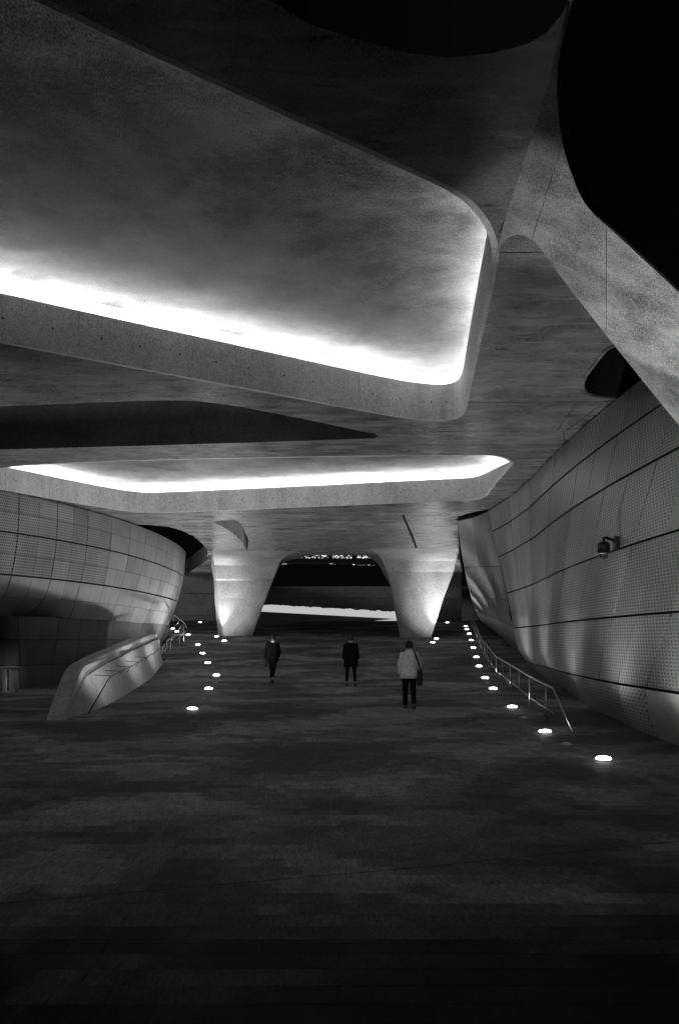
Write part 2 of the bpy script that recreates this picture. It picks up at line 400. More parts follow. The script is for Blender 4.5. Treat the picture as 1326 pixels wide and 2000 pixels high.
def dk(o): o.parent = deck; o.matrix_parent_inverse = Matrix.Translation((0, -30, -ZS)); return o
grid_pts = [(x, y) for x in np.arange(-19, 10, 1.9) for y in np.arange(-4, 62, 2.3)]
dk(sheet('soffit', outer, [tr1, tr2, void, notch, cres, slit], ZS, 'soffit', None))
dk(sheet('deck_top', outer, [void, notch], TOP, 'dark', None))
dk(ribbon('deck_edge', outer, ZS, TOP, 'back', None))  # night shade put into the colour: concrete edge drawn black
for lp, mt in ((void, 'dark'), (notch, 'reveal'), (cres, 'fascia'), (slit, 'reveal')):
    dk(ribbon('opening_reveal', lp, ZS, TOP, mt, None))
# rim round the notch
def trim(loop, off0, off1, z0, z1, mat, name):
    a = offset(loop, off0); b = offset(loop, off1); n = len(loop)
    vs = [(p[0], p[1], z) for z in (z0, z1) for q in (a, b) for p in q]
    fs = []
    for i in range(n):
        j = (i + 1) % n
        fs += [(i, j, j + n, i + n), (i + 2*n, i + 3*n, j + 3*n, j + 2*n), (i, i + 2*n, j + 2*n, j), (i + n, j + n, j + 3*n, i + 3*n)]
    return dk(mesh(name, vs, fs, mat))
trim(notch, .03, .09, ZS - .025, ZS - .002, 'soffit', 'opening_rim')
# construction joints in the soffit
for (a, b) in (((912, 786), (1190, 785)), ((830, 843), (1085, 842)), ((1127, 786), (1087, 841)), ((976, 493), (1062, 493)), ((800, 869), (1060, 869)), ((1100, 842), (1103, 868)), ((1105, 842), (1175, 788))):
    p, q = (Vector((*on_level(*k, H5), 0)) for k in (a, b)); dv = (q - p).normalized() * 1; nv = Vector((-dv.y, dv.x, 0)) * .012
    dk(mesh('joint', [Vector((k.x, k.y, ZS - .003)) for k in (p - nv, p + nv, q + nv, q - nv)] + [Vector((k.x, k.y, ZS - .001)) for k in (p - nv, p + nv, q + nv, q - nv)],
            [(0,1,2,3), (0,4,5,1), (1,5,6,2), (2,6,7,3), (3,7,4,0)], 'joint'))

def resample(loop, step):
    P = [np.array(p) for p in loop]; out = []
    for i in range(len(P)):
        a, b = P[i], P[(i + 1) % len(P)]; n = max(1, int(round(np.linalg.norm(b - a) / step)))
        out += [tuple(a + (b - a) * k / n) for k in range(n)]
    return out
def cove(loop, FHf, CH, ledge, seg, lit, hole_h, near):
    n = len(loop); FV = [FHf(*p) for p in loop]
    o1 = offset(loop, .09); o2 = offset(loop, .15); o3 = offset(loop, ledge)
    # fascia panels along the visible loop
    s = [0]
    for i in range(n): s.append(s[-1] + math.dist(loop[i], loop[(i + 1) % n]))
    k = max(1, int(seg / (s[-1] / n))); holes = []
    for st in range(0, n, k):
        ids = [(st + j) % n for j in range(min(k, n - st) + 1)]
        if len(ids) < 2: continue
        A = [np.array(loop[i]) for i in ids]; B = [np.array(o1[i]) for i in ids]
        for Q in (A, B):
            e = (Q[1] - Q[0]); Q[0] = Q[0] + e / np.linalg.norm(e) * .005
            e = (Q[-2] - Q[-1]); Q[-1] = Q[-1] + e / np.linalg.norm(e) * .005
        m = len(ids); vs = []
        for Q, top in ((A, 0), (A, 1), (B, 1), (B, 0)): vs += [(q[0], q[1], ZS + FV[ids[r]] if top else ZS - .004) for r, q in enumerate(Q)]
        fs = []
        for i in range(m - 1):
            for r in range(4):
                r2 = (r + 1) % 4; fs.append((r*m + i, r*m + i + 1, r2*m + i + 1, r2*m + i))
        fs += [(0, m, 2*m, 3*m), (m-1, 4*m-1, 3*m-1, 2*m-1)]
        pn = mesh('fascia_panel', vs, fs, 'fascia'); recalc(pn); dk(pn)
        # tie holes
        c = m // 2
        for ci in (m // 4, (3 * m) // 4):
            a0, a1 = np.array(A[ci]), np.array(A[min(ci + 1, m - 1)]); e = a1 - a0
            if np.linalg.norm(e) < 1e-6 or FV[ids[ci]] < .7: continue
            e /= np.linalg.norm(e); nrm = np.array((e[1], -e[0]))
            cpt = a0 - nrm * .003; r = .022
            vs = []; 
            for kk in range(10):
                an = 2 * math.pi * kk / 10; vs.append((cpt[0] + e[0]*r*math.cos(an), cpt[1] + e[1]*r*math.cos(an), ZS + hole_h + r*math.sin(an)))
            dk(mesh('tie_hole', vs, [tuple(range(10))], 'joint'))
    # backing, ledge, back wall, ceiling
    vs = [(p[0], p[1], ZS + .01) for p in o2] + [(p[0], p[1], ZS + FV[i] - .02) for i, p in enumerate(o2)]
    dk(mesh('fascia_backing', vs, [(i, (i+1) % n, (i+1) % n + n, i + n) for i in range(n)], 'fascia'))
    vs = [(p[0], p[1], ZS + FV[i] - .03) for i, p in enumerate(o1)] + [(p[0], p[1], ZS + FV[i] - .03) for i, p in enumerate(o3)]
    dk(mesh('cove_ledge', vs, [(i, (i+1) % n, (i+1) % n + n, i + n) for i in range(n)], 'fascia'))
    vs = [(p[0], p[1], ZS + FV[i] - .03) for i, p in enumerate(o3)] + [(p[0], p[1], ZS + CH) for p in o3]
    dk(mesh('cove_back', vs, [(i, (i+1) % n, (i+1) % n + n, i + n) for i in range(n)], 'fascia'))
    dk(sheet('cove_ceiling', o3, [], ZS + CH, 'cove', None))
    # light strip: only where lit(x, y) says the cove holds lamps
    a, b = offset(loop, ledge - .30), offset(loop, ledge - .18); run = []; runs = []
    for i in range(n):
        if lit(*loop[i]): run.append(i)
        elif run: runs.append(run); run = []
    if run: runs.append(run)
    if len(runs) > 1 and runs[0][0] == 0 and runs[-1][-1] == n - 1: runs[0] = runs.pop() + runs[0]
    mid = loop[runs[0][len(runs[0]) // 2]]
    root = empty('cove_light', (mid[0], mid[1], ZS + .8)); inv = Matrix.Translation((-mid[0], -mid[1], -ZS - .8))
    for rn in runs:
        for c0 in range(0, len(rn) - 1, 14):
            ids = rn[c0:c0 + 15]; m = len(ids)
            if m < 2: continue
            vs = [(a[i][0], a[i][1], ZS + FV[i] - .015) for i in ids] + [(b[i][0], b[i][1], ZS + FV[i] - .015) for i in ids] \
               + [(b[i][0], b[i][1], ZS + FV[i] + .01) for i in ids] + [(a[i][0], a[i][1], ZS + FV[i] + .01) for i in ids]
            fs = []
            for i in range(m - 1):
                for r in range(4):
                    r2 = (r + 1) % 4; fs.append((r*m + i, r*m + i + 1, r2*m + i + 1, r2*m + i))
            o = mesh('led_strip', vs, fs, 'led_near' if near(*loop[ids[m // 2]]) else 'led'); o.parent = root; o.matrix_parent_inverse = inv; recalc(o)
    return root
# the first cove: lamps behind the far and the right-hand fascia; the second: all along the far side and both ends
near1 = lambda x, y: (y - 8.3) - (x + 2.45) * .92
c1 = cove(tr1, lambda x, y: .86, 1.30, .62, 1.75, lambda x, y: x > -9.6, .42, lambda x, y: near1(x, y) < 1.6 and x < 1.6)
tag(c1, 'bright light strip hidden in the large overhead cove nearest the viewer', 'cove light', 'cove lights in the deck')
c2 = cove(tr2, lambda x, y: .84 if x < 4.3 else .84 * min(1, max(.06, (y - 29.3) / 7.5)), 1.20, .62, 2.2, lambda x, y: x > -13.4, .40, lambda x, y: y < 31 and x < 4.0)
tag(c2, 'bright light strip hidden in the narrow farther cove above the piers', 'cove light', 'cove lights in the deck')

# sloping beam: inclined slab with an arched lower edge, in three castings
PA, PB, PC = .0994, -.00346, .1576
def beam_pt(px, py):
    d = 1 / (PA * (px - 663) / F + PB + PC * (1250 - py) / F)
    return Vector(((px - 663) / F * d, d, HC + (1250 - py) / F * d))
spire_l = [(1112, 2), (1098, 55), (1085, 110), (1062, 195), (1032, 285), (1000, 380), (982, 440), (966, 496)]
arch = [(966, 512), (972, 492), (980, 476), (992, 464), (1010, 458), (1028, 462), (1045, 474), (1064, 498), (1100, 548), (1150, 612), (1184, 656), (1240, 726), (1300, 800), (1400, 925), (1480, 1020)]
outl = [(1118, 0), (1098, 75), (1088, 130), (1087, 185), (1091, 235), (1099, 285), (1112, 330), (1128, 372), (1142, 398), (1160, 420), (1184, 441), (1240, 492), (1326, 572), (1420, 660), (1500, 735)]
def cut(poly, keep):  # polygon clipped against a half plane (a, b, c): a*x + b*y + c > 0
    out = []
    for i in range(len(poly)):
        p, q = poly[i - 1], poly[i]; fp = keep[0]*p[0] + keep[1]*p[1] + keep[2]; fq = keep[0]*q[0] + keep[1]*q[1] + keep[2]
        if (fp > 0) != (fq > 0):
            t = fp / (fp - fq); out.append((p[0] + t*(q[0]-p[0]), p[1] + t*(q[1]-p[1])))
        if fq > 0: out.append(q)
    return out
whole = spire_l + arch + outl[::-1]
def dense(poly, st=14):
    out = []
    for i in range(len(poly)):
        a, b = poly[i - 1], poly[i]; n = max(1, int(math.dist(a, b) / st)); out += [(a[0] + (b[0]-a[0])*k/n, a[1] + (b[1]-a[1])*k/n) for k in range(n)]
    return out
whole = dense(whole)
def half(p, q, side, g):  # half plane right (+1) or left (-1) of the line p-q, g px clear of it
    a, b = (q[1] - p[1]), -(q[0] - p[0]); l = math.hypot(a, b); a /= l; b /= l; c = -(a*p[0] + b*p[1])
    return (side*a, side*b, side*c - g)
j1 = ((1096, 285), (1040, 462)); j2 = ((1183, 430), (1183, 670))
pieces = [cut(whole, half(*j1, -1, .7)), cut(cut(whole, half(*j1, 1, .7)), half(*j2, -1, .7)), cut(whole, half(*j2, 1, .7))]
beam = tag(empty('sloping_beam', beam_pt(1183, 560)), 'brightly lit concrete beam rising to a thin spire at the upper right', 'beam')
nb = Vector((PA, PB, PC)).normalized()
for poly in pieces:
    if len(poly) < 3: continue
    poly = ccw(poly); V = [Vector(p) for p in poly]; n = len(poly)
    r = delaunay_2d_cdt(V, [(i, (i + 1) % n) for i in range(n)], [], 0, 1e-6)
    tris = [tuple(f) for f in r[2] if inside(sum((r[0][i] for i in f), Vector((0, 0))) / len(f), poly)]
    m = len(r[0]); a = [beam_pt(v.x, v.y) for v in r[0]]
    b = [p + Vector((-.02, .42, .34)) for p in a]
    fs = tris + [tuple(i + m for i in f)[::-1] for f in tris]
    loop = list(range(n))
    fs += [(i, (i + 1) % n, (i + 1) % n + m, i + m) for i in loop]
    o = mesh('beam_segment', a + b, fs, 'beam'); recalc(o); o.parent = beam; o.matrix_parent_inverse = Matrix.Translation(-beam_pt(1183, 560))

# ------------------------------------------------------------------ piers
def pier(label, rings):
    base = rings[0]; c = sum((Vector(p) for p in base), Vector((0, 0, 0))) / 4
    root = tag(empty('bridge_pier', c), label, 'pier', 'tapered piers under the deck')
    vs, fs = [], []; n = 4
    vs = [Vector(p) for rg in rings for p in rg]
    for i in range(len(rings) - 1):
        for k in range(4):
            a = i*4 + k; b = i*4 + (k + 1) % 4; fs.append((a, b, b + 4, a + 4))
    fs.append((3, 2, 1, 0)); fs.append(tuple(range(len(vs) - 4, len(vs))))
    o = mesh('pier_shaft', vs, fs, 'pier'); recalc(o); bevel(o, .05, 3)
    o.parent = root; o.matrix_parent_inverse = Matrix.Translation(-c)
    return root
def ringL(z, A, B, C, D): return [(A[0], A[1], z), (B[0], B[1], z), (D[0], D[1], z), (C[0], C[1], z)]
z0 = zg(62) - .3
pier('left tapered concrete pier lit by a spot at its left edge', [
    ringL(z0, (-7.15, 61.6), (-5.50, 61.9), (-7.6, 62.6), (-5.8, 64)),
    ringL(HC + 2.6, (-7.45, 61.5), (-4.55, 61.8), (-7.85, 62.6), (-4.8, 64)),
    ringL(HC + 3.70, (-7.56, 61.4), (-4.10, 61.7), (-7.9, 62.6), (-4.3, 64)),
    ringL(HC + 3.73, (-7.57, 61.3), (-4.08, 61.6), (-7.9, 62.6), (-4.3, 64)),
    ringL(HC + 4.6, (-7.68, 61.1), (-3.75, 61.4), (-8.05, 62.6), (-3.95, 64)),
    ringL(HC + 4.95, (-7.68, 60.7), (-3.5, 60.9), (-8.05, 62.6), (-3.6, 64)),
    ringL(HC + 5.15, (-7.62, 60.0), (-3.1, 60.2), (-8.05, 62.6), (-3.1, 64)),
    ringL(ZS + .05, (-7.5, 58.8), (-2.3, 59.0), (-8.05, 62.6), (-2.2, 64))])
pier('right tapered concrete pier lit by a spot at its right edge', [
    ringL(z0 - .1, (3.72, 60.4), (5.45, 60.2), (3.8, 62), (5.6, 62)),
    ringL(HC + 2.6, (3.22, 60.2), (6.3, 60.0), (3.3, 62), (6.4, 62)),
    ringL(HC + 3.4, (3.08, 60.1), (6.6, 59.9), (3.15, 62), (6.7, 62)),
    ringL(HC + 4.1, (2.85, 60.0), (6.85, 59.8), (2.75, 62), (6.95, 62)),
    ringL(HC + 4.75, (2.55, 59.7), (7.0, 59.5), (2.4, 62.05), (7.1, 62)),
    ringL(HC + 5.1, (2.25, 59.0), (7.0, 58.9), (2.0, 62.1), (7.15, 62)),
    ringL(ZS + .05, (1.7, 57.8), (6.9, 57.8), (1.5, 62.1), (7.2, 62))])

# ------------------------------------------------------------------ clad walls
def clad(root, Sf, us, vs_, gu, gv, side, mats, nu=4, nv=3, uvscale=None, rootloc=None, skip=None):
    """one panel object per cell of the surface Sf(u, v); side: sign that turns the normal to the viewer's side"""
    inv = Matrix.Translation(-Vector(rootloc))
    for i in range(len(us) - 1):
        for j in range(len(vs_) - 1):
            if skip and skip(i, j): continue
            u0, u1 = us[i] + gu(i) / 2, us[i + 1] - gu(i + 1) / 2; v0, v1 = vs_[j] + gv(j) / 2, vs_[j + 1] - gv(j + 1) / 2
            V, UV = [], []
            for b in range(nv + 1):
                for a in range(nu + 1):
                    u, v = u0 + (u1 - u0) * a / nu, v0 + (v1 - v0) * b / nv
                    V.append(Vector(Sf(u, v))); UV.append((u, v))
            e = 1e-2; N = []
            for (u, v) in UV:
                du = Vector(Sf(u + e, v)) - Vector(Sf(u - e, v)); dv = Vector(Sf(u, v + e)) - Vector(Sf(u, v - e))
                N.append((du.cross(dv)).normalized() * side)
            w_ = nu + 1; nn = len(V)
            rim = [k for k in range(w_)] + [b * w_ + nu for b in range(1, nv + 1)] + [nv * w_ + a for a in range(nu - 1, -1, -1)] + [b * w_ for b in range(nv - 1, 0, -1)]
            F_ = []
            for b in range(nv):
                for a in range(nu):
                    q = (b*w_ + a, b*w_ + a + 1, (b+1)*w_ + a + 1, (b+1)*w_ + a); F_.append(q if side > 0 else q[::-1])
            m = len(rim); V2 = [V[k].copy() for k in rim] + [V[k] - N[k] * .04 for k in rim]; UV2 = [UV[k] for k in rim] * 2
            for k in range(m):
                q = (nn + (k+1) % m, nn + k, nn + m + k, nn + m + (k+1) % m); F_.append(q if side > 0 else q[::-1])
            o = mesh('panel', V + V2, F_, mats(i, j), root, True, UV + UV2); o.matrix_parent_inverse = inv
    V = []; na, nb_ = max(24, len(us) * 2), 18
    for b in range(nb_ + 1):
        for a in range(na + 1):
            u = us[0] + (us[-1] - us[0]) * a / na; v = vs_[0] + (vs_[-1] - vs_[0]) * b / nb_
            p = Vector(Sf(u, v)); e = 1e-2
            du = Vector(Sf(u + e, v)) - Vector(Sf(u - e, v)); dv = Vector(Sf(u, v + e)) - Vector(Sf(u, v - e))
            V.append(p - du.cross(dv).normalized() * side * .09)
    F_ = [(b*(na+1)+a, b*(na+1)+a+1, (b+1)*(na+1)+a+1, (b+1)*(na+1)+a) for b in range(nb_) for a in range(na)]
    o = mesh('backing', V, F_, 'back', root, True); o.matrix_parent_inverse = inv

# right facade
B_ = spline([6, 12, 16, 20, 24, 28, 33, 38, 43, 52, 60, 75], [6.3, 5.75, 5.58, 5.55, 5.78, 6.15, 6.75, 7.15, 7.6, 8.6, 9.35, 10.75])
T_ = spline([6, 12, 16, 20, 24, 28, 34, 38, 41], [7.0, 6.45, 6.2, 6.08, 6.02, 6.08, 6.25, 6.2, 5.98])
def XR(d, z):
    g = zg(d); t = (z - g) / (ZS - g); b, tp = B_(d), T_(d)
    tt = min(max(t, 0), 1)
    x = b + (tp - b) * tt ** 1.15 - .10 * math.sin(math.pi * tt) + .10 * math.sin(math.pi * min(tt * 1.0, 1)) ** 2
    if t < .17: x += .55 * ((.17 - max(t, -.05)) / .17) ** 2
    return x
def SR(u, z):
    k = min(1, max(0, (40.4 - u) / 11)); k = k * k * (3 - 2 * k)
    d = u - .78 * k * (z - 3.2)
    return (XR(d, z), d, z)
rl = (5.7, 22, zg(22))
rw = tag(empty('curved_facade', rl), 'long perforated aluminium facade curving along the ramp on the right', 'facade', 'aluminium clad facades')
us = [9.6, 11.4, 13.2, 15.0, 16.85, 18.7, 20.5, 22.3, 24.1, 25.9, 27.7, 29.5, 31.2, 32.9, 34.5, 36.0, 37.4, 38.7, 40.4]
vz = [-.15, 1.46, 2.82, 4.24, 5.72, 6.75, 7.60]
def mats_r(i, j):
    rnd = random.Random(i * 31 + j)
    if (i, j) in ((3, 3), (2, 3), (3, 4), (2, 4), (4, 3)) : return 'alu'
    if i >= 14: return 'alu'
    if j == 0: return 'perf_fine' if i > 3 and i < 12 else 'alu'
    return 'perf' if i < 9 else 'perf_fine'
clad(rw, SR, us, vz, lambda i: .055 if i % 2 == 0 else .022, lambda j: .055 if 0 < j < 6 else .02, -1, mats_r, rootloc=rl)
# the fold at the far end: a twisted face running back from the crease
Cc = [(XR(40.4, z), 40.4, z) for z in (zg(40.4) - .4, HC + .6, HC + 1.6, HC + 3.0, ZS - .04)]
Sv = [at(941, 1222, 72), at(934, 1186, 66), at(920, 1166, 58), at(899, 1118, 50), at(896, 1012, 42.8)]
Mid = [(Vector(a) + Vector(b)) / 2 + Vector((.25, .1, 0)) for a, b in zip(Cc, Sv)]
def ispline(P):
    P = np.array([tuple(p) for p in P], float); f = [spline(np.linspace(0, 1, len(P)), P[:, k]) for k in range(3)]
    return lambda v: np.array([g(v) for g in f])
def qfit(P):
    P = np.array([tuple(p) for p in P], float); q = [np.polyfit(np.linspace(0, 1, len(P)), P[:, k], 2) for k in range(3)]
    return lambda v: np.array([np.polyval(g, v) for g in q])
cz, sz = ispline(Cc), qfit(Sv); mz = lambda v: (cz(v) + sz(v)) / 2 + np.array((.2, 0, 0)); _c = _s = _m = 1
def SF(u, v):
    a, b, c = cz(v * _c), mz(v * _m), sz(v * _s)
    return tuple((1-u)**2 * a + 2*u*(1-u) * (2*b - .5*a - .5*c) + u*u * c)
fl = (7.5, 45, zg(45))
fw = tag(empty('folded_facade', fl), 'glossy metal face twisting away behind the crease of the right facade', 'facade', 'aluminium clad facades')
M['gloss'] = aluminium('aluminium_gloss', .13, False, rough=.55, metal=.2, bk=.02)
clad(fw, SF, [0.004, .33, .66, 1.0], [0.0, .25, .5, .75, 1.0], lambda i: .004, lambda j: .004, -1, lambda i, j: 'gloss', 8, 6, rootloc=fl)

# left facade
plan, PL = path_spline([(-17, 26.5), (-14.6, 30), (-12.9, 33), (-11.75, 35.4), (-10.3, 40.2), (-9.5, 46), (-9.25, 52), (-9.35, 57), (-9.9, 61.5), (-11.2, 65), (-13.5, 67.5)])
def SL(s, z):
    p = plan(s); q = plan(min(s + .05, PL)) - plan(max(s - .05, 0)); q /= np.linalg.norm(q); n = np.array((q[1], -q[0]))
    h = z - HC; k = min(1, max(0, (p[1] - 36) / 14)); off = .24 * k * (h - 3.8)
    kb = min(1, max(0, (39.5 - p[1]) / 2.5))                     # rolled lower edge of the bulge on the left
    if h < 2.0: off -= kb * .8 * ((2.0 - h) / 1.15) ** 2.4
    off += .25 * math.sin(math.pi * min(1, max(0, (h - .8) / 4.5)))
    return (p[0] + n[0]*off, p[1] + n[1]*off, z)
def SLs(s, z): return SL(min(max(s + .22 * (z - HC - 3), 0), PL), z)
ll = (-11, 38, ZL)
lw = tag(empty('curved_facade', ll), 'perforated aluminium facade bulging out on the left behind the parapet', 'facade', 'aluminium clad facades')
us = list(np.arange(1.2, PL - 1, 1.15)); nl = len(us)
vz = [HC + k for k in (.85, 1.55, 2.3, 3.05, 3.8, 4.55, 5.26)]
def s_of(d): 
    return min(us, key=lambda s: abs(plan(s)[1] - d))
def mats_l(i, j):
    d = plan(us[i])[1]
    if j < 2: return 'alu'
    return 'perf_left' if d < 41.5 else 'alu'
clad(lw, SLs, us, vz, lambda i: .05 if i % 2 == 0 else .014, lambda j: .065 if j in (2, 4) else .016, 1, mats_l, 3, 3, rootloc=ll)
# lower part: recessed under the bulge on the left, foot on the ramp at the far end
plan2, PL2 = path_spline([(-16.5, 38.5), (-13.6, 37.2), (-12.2, 36.55), (-11.35, 36.75), (-11.0, 37.6), (-10.7, 39.2), (-10.5, 41.5), (-10.35, 44.5), (-10.2, 47.2), (-10.1, 48.6), (-10.0, 50), (-9.88, 53), (-9.98, 57), (-10.5, 61.5), (-12, 65)])
def SL2(s, z):
    p = plan2(min(max(s, 0), PL2)); q = plan2(min(s + .05, PL2)) - plan2(max(s - .05, 0)); q /= np.linalg.norm(q); n = np.array((q[1], -q[0]))
    t = max(0, (HC + .9 - z)); k = min(1, max(0, (p[1] - 47) / 3)); off = -.05 - .14 * t * (1 - k) + k * (.05 - .20 * t)
    return (p[0] + n[0]*off, p[1] + n[1]*off, z)
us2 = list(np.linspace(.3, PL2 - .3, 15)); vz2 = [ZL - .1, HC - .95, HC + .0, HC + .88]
clad(lw, SL2, us2, vz2, lambda i: .03, lambda j: .03, 1, lambda i, j: 'alushade', 4, 3, rootloc=ll)
# underside that closes the bulge over the recess
vs = []; nn = 40
for k in range(nn + 1):
    s = .5 + (PL - 1) * k / nn; p = SL(s, HC + .86); a = np.array(p[:2]); q = plan(min(s + .05, PL)) - plan(max(s - .05, 0)); q /= np.linalg.norm(q); n = np.array((q[1], -q[0]))
    vs += [(a[0] - n[0]*.05, a[1] - n[1]*.05, HC + .865), (a[0] - n[0]*3.2, a[1] - n[1]*3.2, HC + .865)]
o = mesh('underside', vs, [(2*k, 2*k+2, 2*k+3, 2*k+1) for k in range(nn)], 'alushade', lw, uvs=[(0, 0)] * len(vs)); o.matrix_parent_inverse = Matrix.Translation(-Vector(ll))

# ------------------------------------------------------------------ parapet
pp = [  # inner top edge x, d, top z, width of the coping, batter of the inner face
    (-6.15, 22.25, zg(22.25) - .02, .42, .02), (-6.27, 23.4, 1.08, .42, .22), (-6.38, 24.8, 1.66, .42, .42), (-6.5, 26.2, 1.80, .42, .5),
    (-6.85, 31, 2.10, .42, .5), (-7.35, 37, 2.42, .42, .45), (-7.75, 41.5, 2.60, .42, .4), (-7.95, 43.4, 2.62, .42, .38), (-8.25, 44.4, 2.55, .3, .3)]
sec = []
for x, d, zt, wd, bt in pp:
    g = min(zg(d), ZL) - .25; hh = zt - zg(d)
    sec.append([(x + bt, d, g if bt > .3 else zg(d) - .25), (x + bt * .16 + .03, d, zt - min(.22, hh * .35)), (x + .03, d, zt - min(.17, hh * .3)), (x, d, zt - min(.03, abs(hh) * .1)), (x - .06, d, zt), (x - wd + .06, d, zt), (x - wd, d, zt - .05), (x - wd - .02, d, g)])
pf = [path_spline([s[k] for s in sec]) for k in range(8)]
vs, fs = [], []; nn = 60
for i in range(nn + 1):
    for f, l in pf: vs.append(f(l * i / nn))
base8 = [list(map(float, v)) for v in vs]; vs = []
for k in range(7):
    s0 = len(vs)
    for i in range(nn + 1): vs += [base8[i*8 + k], base8[i*8 + k + 1]]
    fs += [(s0 + 2*i, s0 + 2*i + 2, s0 + 2*i + 3, s0 + 2*i + 1) for i in range(nn)]
s0 = len(vs); vs += base8[:8] + base8[-8:]
fs += [tuple(range(s0, s0 + 8)), tuple(range(s0 + 8, s0 + 16))[::-1]]
proot = tag(empty('parapet_wall', (-6.4, 24, ZL)), 'low pale concrete parapet with sloping coping at the left of the ramp', 'parapet')
o = mesh('wall_body', vs, fs, 'parapet', proot, True); recalc(o); o.matrix_parent_inverse = Matrix.Translation((6.4, -24, -ZL))
o.data.polygons.foreach_set('use_smooth', [True] * len(o.data.polygons))
# dark shadow groove under the coping
gv = []
f1, l1 = pf[1]; f2, l2 = pf[2]
for i in range(8, 56):
    a, b = f1(l1 * i / nn), f2(l2 * i / nn); gv += [a + (.008, -.002, -.045), a + (.008, -.002, .0)]
o = mesh('groove', gv, [(2*k, 2*k+2, 2*k+3, 2*k+1) for k in range(len(gv)//2 - 1)], 'joint', proot); o.matrix_parent_inverse = Matrix.Translation((6.4, -24, -ZL))

# ------------------------------------------------------------------ handrails
def rails(label, pts, hgt, posts, n_bars, foot=None, lean=.0, r=.022, brace=True):
    c = Vector((pts[0][0], pts[0][1], zg(pts[0][1])))
    root = tag(empty('handrail', c), label, 'handrail', 'steel handrails'); inv = Matrix.Translation(-c)
    f, l = path_spline(pts)
    def P(t, h): 
        q = f(t * l); return Vector((q[0] + lean * h, q[1], zg(q[1]) + h))
    def add(o): o.parent = root; o.matrix_parent_inverse = inv
    add(tube('top_rail', ([Vector(foot)] if foot else []) + [P(k / 40, hgt) for k in range(41)], r, 'steel', None, 6))
    for b in range(n_bars):
        h = hgt * (.35 + .3 * b); add(tube('lower_rail', [P(k / 40, h) for k in range(41)], r * .6, 'steel', None, 5))
    for k in range(posts):
        t = (k + .35) / posts; a = P(t, hgt); q = f(t * l)
        add(tube('post', [(q[0] + .02, q[1] + .15, zg(q[1]) - .02), a], r * .8, 'steel', None, 6))
        if brace: 
            t2 = min(1, t + .022); add(tube('brace', [a, P(t2, .03) + Vector((.1, 0, 0))], r * .55, 'steel', None, 5))
    return root
rp = [(4.52, 21.0), (4.75, 24.5), (5.25, 30), (5.75, 36), (6.3, 42), (7.1, 50), (8.0, 58), (8.85, 66), (9.45, 72)]
rails('long steel handrail following the ramp beside the right facade', rp, .82, 17, 1, foot=at(1117, 1428, 20.0), lean=-.03, r=.018)
# rail on the inner face of the parapet
c = Vector((-6.0, 24, zg(24))); hr = tag(empty('handrail', c), 'thin steel handrail bracketed to the inner face of the parapet', 'handrail', 'steel handrails'); inv = Matrix.Translation(-c)
prail = [at(174, 1393, 23.4), at(215, 1322, 24.6), at(262, 1299, 29), at(302, 1275, 35.5), at(318, 1262, 40)]
def addh(o, r=hr, i=None): o.parent = r; o.matrix_parent_inverse = i or inv
addh(tube('top_rail', prail, .016, 'darkmetal', None, 6))
for (x, y, d) in ((220, 1320, 25), (238, 1311, 26.8), (256, 1302, 28.6), (272, 1293, 31), (288, 1284, 33.6)):
    p = at(x, y, d); addh(tube('bracket', [p, p + Vector((-.45, .05, .02))], .008, 'darkmetal', None, 5)); addh(tube('strut', [p, p + Vector((-.12, .1, -.16))], .007, 'darkmetal', None, 5))
# steel rails beyond the parapet end
c = Vector((-8.4, 45, zg(45))); fr = tag(empty('handrail', c), 'zigzag steel handrail climbing at the foot of the left facade', 'handrail', 'steel handrails'); inv2 = Matrix.Translation(-c)
zz = [at(312, 1279, 42), at(322, 1272, 43), at(327, 1265, 43.5), at(326, 1252, 44.2), at(344, 1241, 46.5), at(356, 1239, 48.5), at(362, 1233, 51)]
addh(tube('top_rail', zz, .03, 'steel', None, 6), fr, inv2)
zz2 = [at(334, 1210, 58), at(341, 1201, 56), at(351, 1209, 54), at(361, 1217, 52), at(365, 1226, 51.5)]
addh(tube('top_rail', zz2, .024, 'steel', None, 6), fr, inv2)
for (x0, y0, x1, y1, d) in ((361, 1217, 357, 1236, 52), (358, 1219, 346, 1234, 52), (359, 1235, 359, 1254, 50), (351, 1241, 351, 1262, 47.5), (334, 1252, 333, 1272, 45), (341, 1202, 339, 1213, 56), (352, 1211, 344, 1222, 54), (343, 1221, 333, 1234, 53), (340, 1245, 330, 1256, 46), (355, 1241, 344, 1252, 47.5), (319, 1268, 312, 1278, 42.6), (322, 1258, 316, 1272, 43)):
    addh(tube('post', [at(x0, y0, d), at(x1, y1, d)], .016, 'steel', None, 5), fr, inv2)

